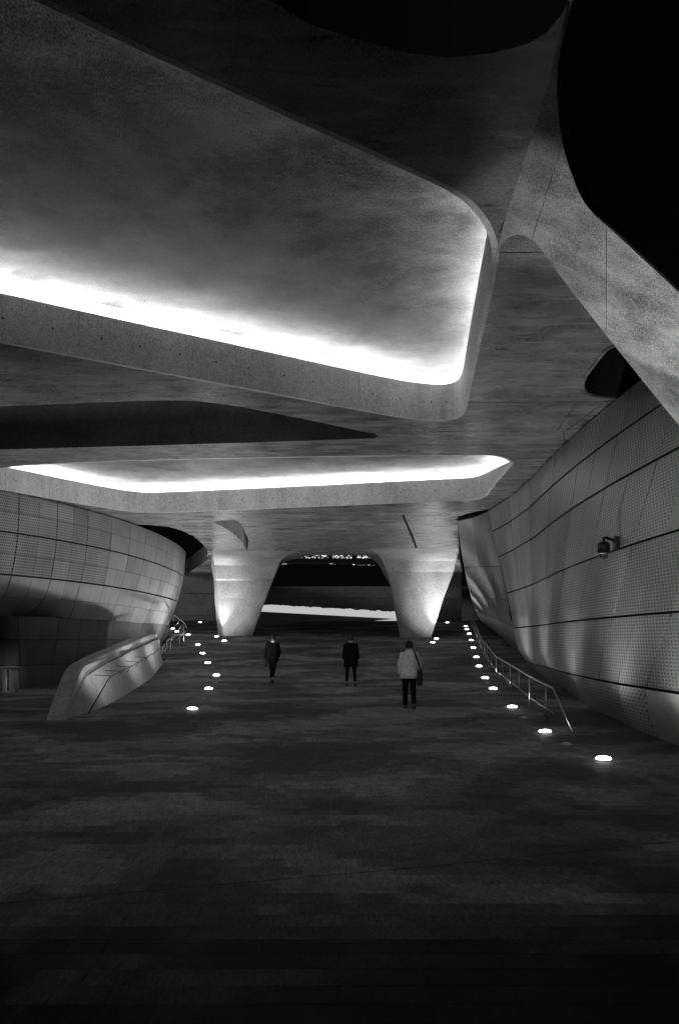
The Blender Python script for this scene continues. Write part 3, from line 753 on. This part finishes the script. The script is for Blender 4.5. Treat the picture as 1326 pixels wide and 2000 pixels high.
# ------------------------------------------------------------------ floor lights
ordw = ['first', 'second', 'third', 'fourth', 'fifth', 'sixth', 'seventh', 'eighth', 'ninth', 'tenth', 'eleventh', 'twelfth', 'thirteenth']
def lightmeshes():
    n = 20; V = []; Fs = []
    for r, z in ((.165, .0), (.160, .010), (.125, .012), (.125, .0)):
        V += [(r*math.cos(2*math.pi*k/n), r*math.sin(2*math.pi*k/n), z) for k in range(n)]
    for i in range(3):
        for k in range(n): a = i*n + k; b = i*n + (k+1) % n; Fs.append((a, b, b+n, a+n))
    ring = bpy.data.meshes.new('rim'); ring.from_pydata(V, [], Fs); ring.materials.append(M['rim'])
    V = []; Fs = []
    for r, z in ((.123, .008), (.112, .034), (.07, .048), (.03, .052)): V += [(r*math.cos(2*math.pi*k/n), r*math.sin(2*math.pi*k/n), z) for k in range(n)]
    for i in range(3):
        for k in range(n): a = i*n + k; b = i*n + (k+1) % n; Fs.append((a, b, b+n, a+n))
    Fs.append(tuple(range(3*n, 4*n)))
    out = [ring]
    for mt in ('lens', 'unlit'):
        l = bpy.data.meshes.new('lens'); l.from_pydata(V, [], Fs); l.materials.append(M[mt]); out.append(l)
    return out
RIM, LENS, ULENS = lightmeshes()
beamd = bpy.data.lights.new('beam', 'SPOT'); beamd.energy = SPOT; beamd.spot_size = R(112); beamd.spot_blend = 1; beamd.shadow_soft_size = .11
pierd = bpy.data.lights.new('pier_beam', 'SPOT'); pierd.energy = PIERSPOT; pierd.spot_size = R(62); pierd.spot_blend = .9; pierd.shadow_soft_size = .10
fard = beamd.copy(); fard.energy = 1400; fard.spot_size = R(92)
leftd = beamd.copy(); leftd.energy = 1050; leftd.spot_size = R(166); leftd.spot_blend = .7
def floor_light(x, d, label, group, lit=True, aim=None, lamp=True, scale=1.0, tilt=0, data=None):
    z = zg(d) + .004; sl = math.atan((zg(d + .2) - zg(d - .2)) / .4)
    root = tag(empty('floor_light', (x, d, z)), label, 'floor light', group); root.rotation_euler = (sl, 0, 0); root.scale = (scale,) * 3
    for nm, me in (('rim', RIM), ('lens', LENS if lit else ULENS)):
        o = bpy.data.objects.new(nm, me); COL.objects.link(o); o.parent = root
    if lit and lamp:
        o = bpy.data.objects.new('beam', data or (pierd if aim else beamd)); COL.objects.link(o); o.parent = root; o.location = (0, 0, .06)
        dv = Vector(aim) - Vector((x, d, z)) if aim else Vector((math.tan(R(tilt)), .30 if tilt < 0 else 0, 1))
        o.rotation_euler = dv.to_track_quat('-Z', 'Y').to_euler()
    return root
right = [(1178, 16.2), (1064, 20.0), (1000, 25.4), (963, 31.8), (947, 37.2), (935, 42), (930, 47.2), (924, 53), (920, 58), (916, 63.5), (911, 69), (909, 73.5)]
for i, (px, d) in enumerate(right):
    floor_light((px - 663) / F * d, d, f'{ordw[i]} glowing floor light from the front in the row beside the right facade', 'floor lights in the right row', tilt=20 if d < 40 else -18, data=None if d < 40 else fard)
left = [(376, 24.9), (408, 31.8), (423, 38.2), (406, 43.8), (396, 49.5), (387, 55), (368, 62.5), (346, 66), (338, 70)]
for i, (px, d) in enumerate(left):
    floor_light((px - 663) / F * d, d, f'{ordw[i]} glowing floor light from the front in the row beside the parapet', 'floor lights in the left row', tilt=-9, data=leftd)
# added lamp out of the frame, placed to light the sloping beam
nl = floor_light(5.2, 12.6, 'unseen floor light added right of the view to light the sloping beam', 'floor lights in the right row', aim=(4.0, 12.4, HC + 4.7))
near_beam = beamd.copy(); near_beam.spot_size = R(38); near_beam.spot_blend = .35; near_beam.energy = 950
for ch in nl.children:
    if ch.type == 'LIGHT': ch.data = near_beam
    elif ch.name.startswith('lens'): ch.data = ch.data.copy(); ch.data.materials[0] = M['lens_near']  # lens of the added lamp dimmed to keep the near soffit dark
pl = [(423, 61.0, (-7.35, 61.7, HC + 1.9), 'floor light at the left foot of the left pier'), (438, 57.5, (-7.1, 61.6, HC + 1.7), 'floor light in front of the left pier'),
      (852, 59.2, (5.9, 60.1, HC + 1.9), 'floor light at the right foot of the right pier'), (845, 56.5, (5.7, 60.1, HC + 1.7), 'floor light in front of the right pier')]
for px, d, aim, lb in pl: floor_light((px - 663) / F * d, d, lb, 'floor lights at the piers', aim=aim)
for k, (px, d, lb) in enumerate([(416, 41.4, 'unlit floor fixture between the third and fourth lights by the parapet'), (421, 35.0, 'unlit floor fixture between the second and third lights by the parapet'), (396, 28.2, 'unlit floor fixture between the first and second lights by the parapet'),
                 (1025, 22.8, 'unlit floor fixture between the second and third lights by the right facade'), (1106, 18.1, 'unlit floor fixture between the first and second lights by the right facade'), (953, 34.4, 'unlit floor fixture between the fourth and fifth lights by the right facade')]):
    floor_light((px - 663) / F * d, d, lb, 'unlit floor fixtures', lit=False, scale=.7)

# ------------------------------------------------------------------ security camera on the right facade
SD = 20.7; p0 = at(1204, 1060, SD); sx = XR(SD, p0.z) - .02
c = Vector((sx, SD, p0.z)); sc = tag(empty('security_camera', c), 'dark dome security camera bracketed to the right facade', 'camera')
def kid(o, root, c): o.parent = root; o.matrix_parent_inverse = Matrix.Translation(-Vector(c)); return o
kid(box('mount_plate', (sx - .05, SD, p0.z), (.10, .16, .27), 'darkmetal', bev=.01), sc, c)
kid(tube('arm', [(sx - .08, SD, p0.z + .04), (sx - .27, SD - .05, p0.z + .10), (sx - .33, SD - .08, p0.z + .09), (sx - .33, SD - .08, p0.z - .02)], .032, 'darkmetal', None, 8), sc, c)
hs = kid(lathe('housing', [(.03, .02), (.09, 0), (.125, -.03), (.13, -.09), (.13, -.22)], (sx - .33, SD - .08, p0.z - .0), 'darkmetal', None, 18), sc, c)
kid(lathe('trim_ring', [(.13, -.222), (.16, -.225), (.16, -.245), (.12, -.25)], (sx - .33, SD - .08, p0.z), 'rim', None, 20), sc, c)
M['dome'] = plain('dome_glass', .01, .05, 0, .8)
kid(lathe('dome', [(.095, -.25), (.09, -.29), (.07, -.325), (.03, -.345)], (sx - .33, SD - .08, p0.z), 'dome', None, 16), sc, c)

# ------------------------------------------------------------------ litter bin
bx, bd = (20 - 663) / F * 34.6, 34.6
c = Vector((bx, bd, ZL)); lb = tag(empty('litter_bin', c), 'cylindrical steel litter bin with a wide flat lid under the left facade', 'bin')
kid(lathe('body', [(.24, 0), (.25, .03), (.25, .78), (.22, .80)], c, 'binsteel', None, 24), lb, c)
kid(lathe('lid', [(.10, .80), (.36, .83), (.37, .86), (.20, .90), (.05, .92)], c, 'binsteel', None, 24), lb, c)
kid(box('seam_strip', (bx + .02, bd - .251, ZL + .41), (.06, .012, .72), 'darkmetal'), lb, c)

# ------------------------------------------------------------------ beyond the piers
# far decks left and right of the opening
def far_deck(label, plan_, h, zb, name='far_deck'):
    c = Vector((plan_[0][0], plan_[0][1], h)); root = tag(empty(name, c), label, 'deck', 'decks beyond the piers')
    pl_ = ccw(plan_)
    kid(sheet('underside', pl_, [], h, 'soffit', None), root, c)
    kid(ribbon('edge', pl_, h, h + 1.2, 'dark', None), root, c)
    return root
hf = 5.6
far_deck('far concrete deck seen between the left facade and the left pier', [on_level(335, 1143, hf), on_level(408, 1092, hf), on_level(470, 1092, hf), on_level(490, 1126, hf), on_level(300, 1146, hf)], HC + hf, 0)
far_deck('far concrete deck seen beside the right pier', [on_level(800, 1093, hf), on_level(897, 1093, hf), on_level(905, 1128, hf), on_level(800, 1130, hf)], HC + hf, 0)
wl = tag(empty('retaining_wall', (-9, 84, zg(84))), 'far concrete wall under the deck left of the left pier', 'wall', 'walls beyond the piers')
for z0_, z1_ in ((zg(84) - .3, HC + 2.1), (HC + 2.13, HC + 4.05), (HC + 4.08, HC + 6)):
    kid(box('wall_course', (-11.3, 87.2, (z0_ + z1_) / 2), (8.0, .5, z1_ - z0_), 'farwall', bev=.02), wl, (-9, 84, zg(84)))
wr = tag(empty('retaining_wall', (8, 82, zg(82))), 'far concrete wall seen just right of the right pier', 'wall', 'walls beyond the piers')
for z0_, z1_ in ((zg(82) - .3, HC + 2.6), (HC + 2.63, HC + 3.4), (HC + 3.43, HC + 6)):
    kid(box('wall_course', (7.65, 84, (z0_ + z1_) / 2), (5.2, .5, z1_ - z0_), 'farwall', bev=.02), wr, (8, 82, zg(82)))
for k, (x, y, lb_) in enumerate(((-11.2, 80, 'floor light under the far deck behind the left pier'), (8.6, 79.5, 'floor light under the far deck behind the right pier'))):
    floor_light(x, y, lb_, 'floor lights under the far decks')
# long terrace wall with a light line
fwall = tag(empty('terrace_wall', (0, 99, 4)), 'dark horizontal terrace wall seen through the opening between the piers', 'wall')
for z0_, z1_ in ((3.5, HC + 4.17), (HC + 4.2, HC + 5.35)):
    kid(box('wall_course', (0, 99.5, (z0_ + z1_) / 2), (44, .6, z1_ - z0_), 'farwall', bev=.02), fwall, (0, 99, 4))
vs = []; n = 90
for k in range(n + 1):
    px = 470 + (800 - 470) * k / n; yt = 1180 + (px - 508) * .056 + .7 * math.sin(px * .21) + random.uniform(-.9, .9); yb = 1194 + (px - 505) * .054
    vs += [at(px, yb, 92), at(px, yt, 92.25)]
o = mesh('light_bench', vs + [v + Vector((0, .4, 0)) for v in vs], [(2*k, 2*k+2, 2*k+3, 2*k+1) for k in range(n)] + [(2*k+1, 2*k+3, 2*k+3+len(vs), 2*k+1+len(vs)) for k in range(n)] + [(2*k+len(vs), 2*k+1+len(vs), 2*k+3+len(vs), 2*k+2+len(vs)) for k in range(n)], 'bench')
tag(o, 'long glowing low wall strip behind the two piers', 'light strip')
o = mesh('light_bench', [at(712, 1216, 88), at(800, 1222, 86), at(800, 1206, 86.3), at(712, 1214, 88.3), at(712, 1216, 88) + Vector((0, .5, 0)), at(800, 1222, 86) + Vector((0, .5, 0)), at(800, 1206, 86.3) + Vector((0, .5, 0)), at(712, 1214, 88.3) + Vector((0, .5, 0))],
         [(0, 1, 2, 3), (7, 6, 5, 4), (3, 2, 6, 7), (1, 5, 6, 2)], 'bench')
tag(o, 'short glowing wedge at the left foot of the right pier', 'light strip')
hill = []
hx = np.linspace(-70, 70, 29); hy = [100.5, 110, 120, 132, 142, 152]; hz = [HC + 5.0, HC + 7, HC + 8.6, HC + 10, HC + 10.6, HC + 10.8]
for j, y in enumerate(hy):
    for x in hx: hill.append((x, y, hz[j] + .15 * math.sin(x * .4 + j)))
nx = len(hx)
tag(mesh('hill', hill, [(j*nx+i, j*nx+i+1, (j+1)*nx+i+1, (j+1)*nx+i) for j in range(len(hy)-1) for i in range(nx-1)], 'grass', None, True), 'dark grassy slope above the terrace wall', 'hill', kind='structure')
# city beyond
def block(x0, x1, y, z0, z1, label, wins):
    c = Vector(((x0 + x1) / 2, y, z0)); root = tag(empty('city_building', c), label, 'building', 'lit buildings beyond the hill')
    kid(box('wall', ((x0 + x1) / 2, y + 4, (z0 + z1) / 2), (x1 - x0, 8, z1 - z0), 'facade'), root, c)
    kid(box('roof', ((x0 + x1) / 2, y + 4, z1 + .2), (x1 - x0 + .6, 8.6, .38), 'facade'), root, c)
    for (wx, wz, ww, wh, m) in wins: kid(box('window', (wx, y - .04, wz), (ww, .06, wh), m), root, c)
rr = random.Random(3)
row = []
for k in range(26):
    px = 545 + k * 9.2 + rr.uniform(-2, 2); ww = rr.choice([.25, .4, .5, .9]); 
    if rr.random() < .25: continue
    p = at(px, 1105 + rr.uniform(-1.5, 1), 150); row.append((p.x, p.z, ww, rr.uniform(.2, .55), rr.choice(['winA', 'winB', 'winB'])))
block(at(520, 0, 150).x, at(800, 0, 150).x, 150, HC + 8, HC + 11.9, 'low dark building with a line of small lit windows above the slope', row)
for q, (xa, xb, lbl) in enumerate(((575, 625, 'lit building partly hidden by the left tree above the slope'), (628, 690, 'brightly lit building behind the middle trees'), (695, 775, 'lit building behind the trees above the right end of the slope'))):
    wn = []
    for i in range(int((xb - xa) / 3.1)):
        for j in range(9):
            px = xa + 2 + i * 3.1 + rr.uniform(-1, 1); py = 1099 - j * 3.4 + rr.uniform(-1.6, 1.6)
            if rr.random() < .30: continue
            p = at(px, py, 185); wn.append((p.x, p.z, rr.uniform(.12, .34), rr.uniform(.12, .4), rr.choice(['winA', 'winA', 'winB'])))
    block(at(xa, 0, 185).x, at(xb, 0, 185).x, 185, HC + 9, HC + 19, lbl, wn)
def tree(x, y, z, h, cw, label, seed):
    g = random.Random(seed); c = Vector((x, y, z)); root = tag(empty('street_tree', c), label, 'tree', 'trees above the slope')
    kid(tube('trunk', [c, c + Vector((.1, 0, h * .35)), c + Vector((-.1, .1, h * .75))], [.22, .16, .06], 'bark', None, 7), root, c)
    vs, fs = [], []
    clumps = [(g.gauss(0, cw * .45), g.gauss(0, cw * .4), h * g.uniform(.25, 1.0)) for _ in range(13)]
    for cx, cy, cz_ in clumps:
        for _ in range(26):
            q = c + Vector((cx + g.gauss(0, cw * .16), cy + g.gauss(0, cw * .16), cz_ + g.gauss(0, h * .06))); s = len(vs); sz_ = g.uniform(.10, .24)
            a = Vector((g.uniform(-1, 1), g.uniform(-1, 1), g.uniform(-1, 1))).normalized(); b = a.orthogonal().normalized()
            vs += [q - a * sz_, q + b * sz_ * .6, q + a * sz_, q - b * sz_ * .6]; fs.append((s, s+1, s+2, s+3))
    kid(mesh('crown', vs, fs, 'leaf'), root, c)
for k, (px, hh, lbl) in enumerate(((566, 4.6, 'dark tree at the left end of the lit opening'), (606, 5.4, 'dark tree in front of the left lit building'), (646, 5.8, 'dark tree in the middle of the lit opening'), (688, 5.2, 'dark tree right of the middle of the opening'), (728, 5.0, 'dark tree in front of the right lit building'), (765, 4.6, 'dark tree at the right end of the lit opening'))):
    p = at(px, 1106, 158); tree(p.x, 158, HC + 10.9, hh, 2.4, lbl, k + 5)

# ------------------------------------------------------------------ people
def person(label, x, d, H, J, top, rz=0):
    """J: joints for a 1.72 m figure facing +Y; top: dict of clothing"""
    k = H / 1.72; z = zg(d); c = Vector((x, d, z))
    root = tag(empty('person', c, rz), label, 'person', 'people walking up the ramp')
    V, E, Rr = [], [], []
    def v(p, r): V.append(Vector(p) * k); Rr.append(r * k); return len(V) - 1
    pe = v(J['pelvis'], .10); sp = v(J['waist'], .095); ch = v(J['chest'], .105); nb_ = v(J['neck'], .06)
    hd = Vector(J['head']); n1 = v(hd + Vector((0, -.01, -.105)), .052); h1 = v(hd + Vector((0, .0, -.03)), .078); h2 = v(hd + Vector((0, -.005, .05)), .088); h3 = v(hd + Vector((0, -.005, .105)), .055)
    E += [(pe, sp), (sp, ch), (ch, nb_), (nb_, n1), (n1, h1), (h1, h2), (h2, h3)]
    ns = v(hd + Vector((0, .10, -.02)), .014); E.append((h1, ns))
    for s in (-1, 1): e_ = v(hd + Vector((s * .088, 0, 0)), .016); E.append((h1, e_))
    for s, key in ((-1, 'l'), (1, 'r')):
        sh = v(J['sh' + key], .045); el = v(J['el' + key], .032); wr_ = v(J['wr' + key], .024); E += [(ch, sh), (sh, el), (el, wr_)]
        dirn = (Vector(J['wr' + key]) - Vector(J['el' + key])).normalized(); palm = Vector(J['wr' + key]) + dirn * .065
        pm = v(palm, .034); E.append((wr_, pm))
        for q in range(4):
            off = Vector((0, (q - 1.5) * .019, 0)); ln = (.066, .078, .074, .058)[q]
            f1_ = v(palm + dirn * (.02 + ln * .55) + off, .0095); f2_ = v(palm + dirn * (.02 + ln) + off + Vector((-s * .02, 0, 0)), .008); E += [(pm, f1_), (f1_, f2_)]
        t1 = v(palm + Vector((-s * .012, .042, -.01)), .010); t2 = v(palm + dirn * .04 + Vector((-s * .02, .055, 0)), .008); E += [(wr_, t1), (t1, t2)]
        hp = v(J['hp' + key], .068); kn = v(J['kn' + key], .038); an = v(J['an' + key], .03); fo = v(J['to' + key], .036); E += [(pe, hp), (hp, kn), (kn, an), (an, fo)]
    me = bpy.data.meshes.new('body'); me.from_pydata(V, E, []); o = bpy.data.objects.new('body', me); COL.objects.link(o); o.parent = root
    sk = o.modifiers.new('skin', 'SKIN'); sk.use_smooth_shade = True
    for i, sv in enumerate(me.skin_vertices[0].data): sv.radius = (Rr[i], Rr[i]); sv.use_root = (i == 0)
    o.modifiers.new('sub', 'SUBSURF').levels = 1; o.modifiers['sub'].render_levels = 1
    me.materials.append(M['skin'])
    # hair: cap over the skull
    hv, hf_ = [], []; n = 14
    prof = [(.100, -.055), (.106, -.01), (.106, .045), (.096, .09), (.07, .122), (.03, .138)]
    for r_, zz_ in prof:
        for q in range(n):
            an_ = 2 * math.pi * q / n; ox = math.cos(an_) * r_ * .92; oy = math.sin(an_) * r_
            zz2_ = zz_ + (.05 if math.sin(an_) > .3 and zz_ < 0 else 0) + random.uniform(-.006, .006)
            hv.append((hd + Vector((ox, oy - .008, zz2_))) * k)
    for i in range(len(prof) - 1):
        for q in range(n): a = i*n + q; b = i*n + (q+1) % n; hf_.append((a, b, b+n, a+n))
    hf_.append(tuple(range((len(prof)-1)*n, len(prof)*n)))
    mesh('hair', hv, hf_, 'hair', root, True)
    def loft(name, rings, mat, par, n=18, wob=0):
        vv, ff = [], []
        for (cx, cy, cz_, rx, ry) in rings:
            for q in range(n):
                an_ = 2 * math.pi * q / n; w1 = 1 + wob * math.sin(an_ * 5 + cz_ * 9) * max(0, (1.2 - cz_))
                ex = math.copysign(abs(math.cos(an_)) ** .8, math.cos(an_)); ey = math.copysign(abs(math.sin(an_)) ** .85, math.sin(an_))
                vv.append(Vector((cx + rx * ex * w1, cy + ry * ey * w1, cz_)) * k)
        for i in range(len(rings) - 1):
            for q in range(n): a = i*n + q; b = i*n + (q+1) % n; ff.append((a, b, b+n, a+n))
        o_ = mesh(name, vv, ff, mat, par, True); m_ = o_.modifiers.new('thick', 'SOLIDIFY'); m_.thickness = .012; m_.offset = 1
        return o_
    coat = loft(top['name'], top['rings'], top['mat'], root, wob=.06)
    for key in ('l', 'r'):
        a, b, c_ = (Vector(J[q + key]) for q in ('sh', 'el', 'wr'))
        st = a + (Vector(J['chest']) - a) * .25
        tube('sleeve', [q * k for q in (st + Vector((0, 0, .01)), a, a.lerp(b, .5), b, b.lerp(c_, .5), c_)], [q * k for q in (.07, .078, .066, .058, .052, .046)], top['mat'], coat, 12)
    if 'collar' in top:
        nk = Vector(J['neck']); loft('collar', [(nk.x, nk.y, nk.z - .03, .085, .085), (nk.x, nk.y, nk.z + .035, .07, .072)], top['collar'], coat, 14)
    tr = loft('trousers', [(J['pelvis'][0], J['pelvis'][1], J['pelvis'][2] - .10, .165, .115), (J['pelvis'][0], J['pelvis'][1], J['pelvis'][2] + .05, .16, .115), (J['waist'][0], J['waist'][1], J['waist'][2], .145, .11)], top['trouser'], root)
    for key in ('l', 'r'):
        a, b, c_ = (Vector(J[q + key]) for q in ('hp', 'kn', 'an'))
        end = b.lerp(c_, top.get('cuff', .93)); w_ = top.get('legw', 1)
        tube('trouser_leg', [q * k for q in (a + Vector((0, 0, .06)), a.lerp(b, .35), b, b.lerp(end, .5), end)], [q * k * w_ for q in (.098, .088, .068, .062, .056)], top['trouser'], tr, 12)
        if top.get('sock'): tube('sock', [b.lerp(c_, .80) * k, c_ * k], [.042 * k, .044 * k], 'sock', root, 10)
        an, to = Vector(J['an' + key]), Vector(J['to' + key]); dr = (to - an)
        tube('shoe', [q * k for q in (an + Vector((0, -.07, -.02)), an + Vector((0, -.045, -.028)), an + dr * .4 + Vector((0, 0, .0)), an + dr * .85, an + dr * 1.25)], [(.028*k, .03*k), (.042*k, .045*k), (.046*k, .05*k), (.048*k, .034*k), (.03*k, .02*k)], 'shoe', root, 10)
    return root
base = dict(pelvis=(0, 0, .93), waist=(0, 0, 1.08), chest=(0, .0, 1.30), neck=(0, .0, 1.46), head=(0, .02, 1.59),
            shl=(-.165, 0, 1.385), ell=(-.225, -.03, 1.13), wrl=(-.235, .03, .90), shr=(.165, 0, 1.385), elr=(.225, -.03, 1.13), wrr=(.235, .03, .90),
            hpl=(-.085, 0, .88), knl=(-.095, .0, .49), anl=(-.10, -.02, .085), tol=(-.115, .12, .04), hpr=(.085, 0, .88), knr=(.095, .0, .49), anr=(.10, -.02, .085), tor=(.115, .12, .04))
# left walker: black jacket, body weight on one leg, feet close together
JL = dict(base); JL.update(knl=(-.06, .05, .50), anl=(-.045, .03, .085), tol=(-.06, .17, .04), knr=(.03, .09, .50), anr=(-.01, -.16, .14), tor=(.0, -.03, .055), hpl=(-.08, 0, .88), hpr=(.08, 0, .88), wrl=(-.27, .06, .90), ell=(-.24, -.04, 1.13), elr=(.24, .02, 1.13), wrr=(.20, .15, .95), head=(.0, .03, 1.59))
person('person in a black jacket and slim black trousers walking uphill at the left', (533 - 663) / F * 34.4, 34.4, 1.70, JL, dict(name='jacket', mat='black', trouser='black', collar='white', sock=True, cuff=.80, legw=.9, rings=[
    (0, .0, .72, .150, .105), (0, 0, .85, .195, .13), (0, 0, 1.0, .205, .14), (0, 0, 1.15, .20, .14), (0, 0, 1.30, .205, .135), (0, 0, 1.39, .175, .11), (0, 0, 1.43, .10, .085), (0, 0, 1.47, .07, .07)]), 0)
JC = dict(base); JC.update(knl=(-.115, .02, .49), anl=(-.14, -.10, .10), tol=(-.15, .03, .04), knr=(.125, .10, .50), anr=(.15, .09, .085), tor=(.17, .23, .04), wrl=(-.245, .06, .92), wrr=(.245, .0, .92))
person('person in a long dark coat and slim trousers walking in the middle of the ramp', (685 - 663) / F * 32.9, 32.9, 1.72, JC, dict(name='coat', mat='char', trouser='black', collar='white', sock=True, cuff=.78, legw=.85, rings=[
    (0, .0, .66, .235, .155), (0, 0, .80, .225, .15), (0, 0, 1.0, .21, .14), (0, 0, 1.15, .205, .14), (0, 0, 1.30, .21, .135), (0, 0, 1.39, .18, .11), (0, 0, 1.43, .11, .09), (0, 0, 1.47, .07, .07)]), 0)
JR = dict(base); JR.update(knl=(-.09, .14, .50), anl=(-.085, .18, .085), tol=(-.095, .32, .04), knr=(.10, -.02, .48), anr=(.11, -.20, .12), tor=(.115, -.08, .035), ell=(-.24, -.06, 1.13), wrl=(-.225, .02, .90), elr=(.25, .0, 1.14), wrr=(.25, .08, .93))
pr_x, pr_d = (799 - 663) / F * 24.9, 24.9
person('person in a pale flecked jacket with a dark shoulder bag on the ramp', pr_x, pr_d, 1.72, JR, dict(name='jacket', mat='jacket', trouser='black', collar='jacket', cuff=.95, legw=1.05, rings=[
    (0, .0, .78, .215, .14), (0, 0, .90, .205, .14), (0, 0, 1.05, .195, .135), (0, 0, 1.18, .20, .14), (0, 0, 1.30, .205, .135), (0, 0, 1.39, .18, .11), (0, 0, 1.43, .11, .09), (0, 0, 1.47, .075, .075)]), 0)
# shoulder bag
c = Vector((pr_x + .26, pr_d - .06, zg(pr_d) + .80)); sb = tag(empty('shoulder_bag', c), 'dark shoulder bag hanging at the hip of the person in the pale jacket', 'bag')
o = box('bag_body', (c.x, c.y, c.z), (.13, .30, .40), 'bag', bev=.04); kid(o, sb, c)
z_ = zg(pr_d); kid(tube('strap', [(c.x + .02, c.y - .08, c.z + .18), (pr_x + .21, pr_d - .13, z_ + 1.20), (pr_x + .14, pr_d - .135, z_ + 1.36), (pr_x + .12, pr_d - .02, z_ + 1.455), (pr_x + .13, pr_d + .13, z_ + 1.34), (pr_x + .22, pr_d + .15, z_ + 1.15), (c.x + .02, c.y + .10, c.z + .18)], .022, 'bag', None, 6), sb, c)
# small bag in the left walker's hand
lx, ld = (533 - 663) / F * 34.4, 34.4; c = Vector((lx - .26, ld - .03, zg(ld) + .72)); hb = tag(empty('hand_bag', c), 'small dark bag held in the left hand of the left walker', 'bag')
kid(box('bag_body', (c.x, c.y, c.z - .02), (.12, .24, .28), 'bag', bev=.03), hb, c)
kid(tube('handle', [(c.x, c.y - .07, c.z + .11), (c.x, c.y - .03, c.z + .19), (c.x, c.y + .03, c.z + .19), (c.x, c.y + .07, c.z + .11)], .012, 'bag', None, 6), hb, c)
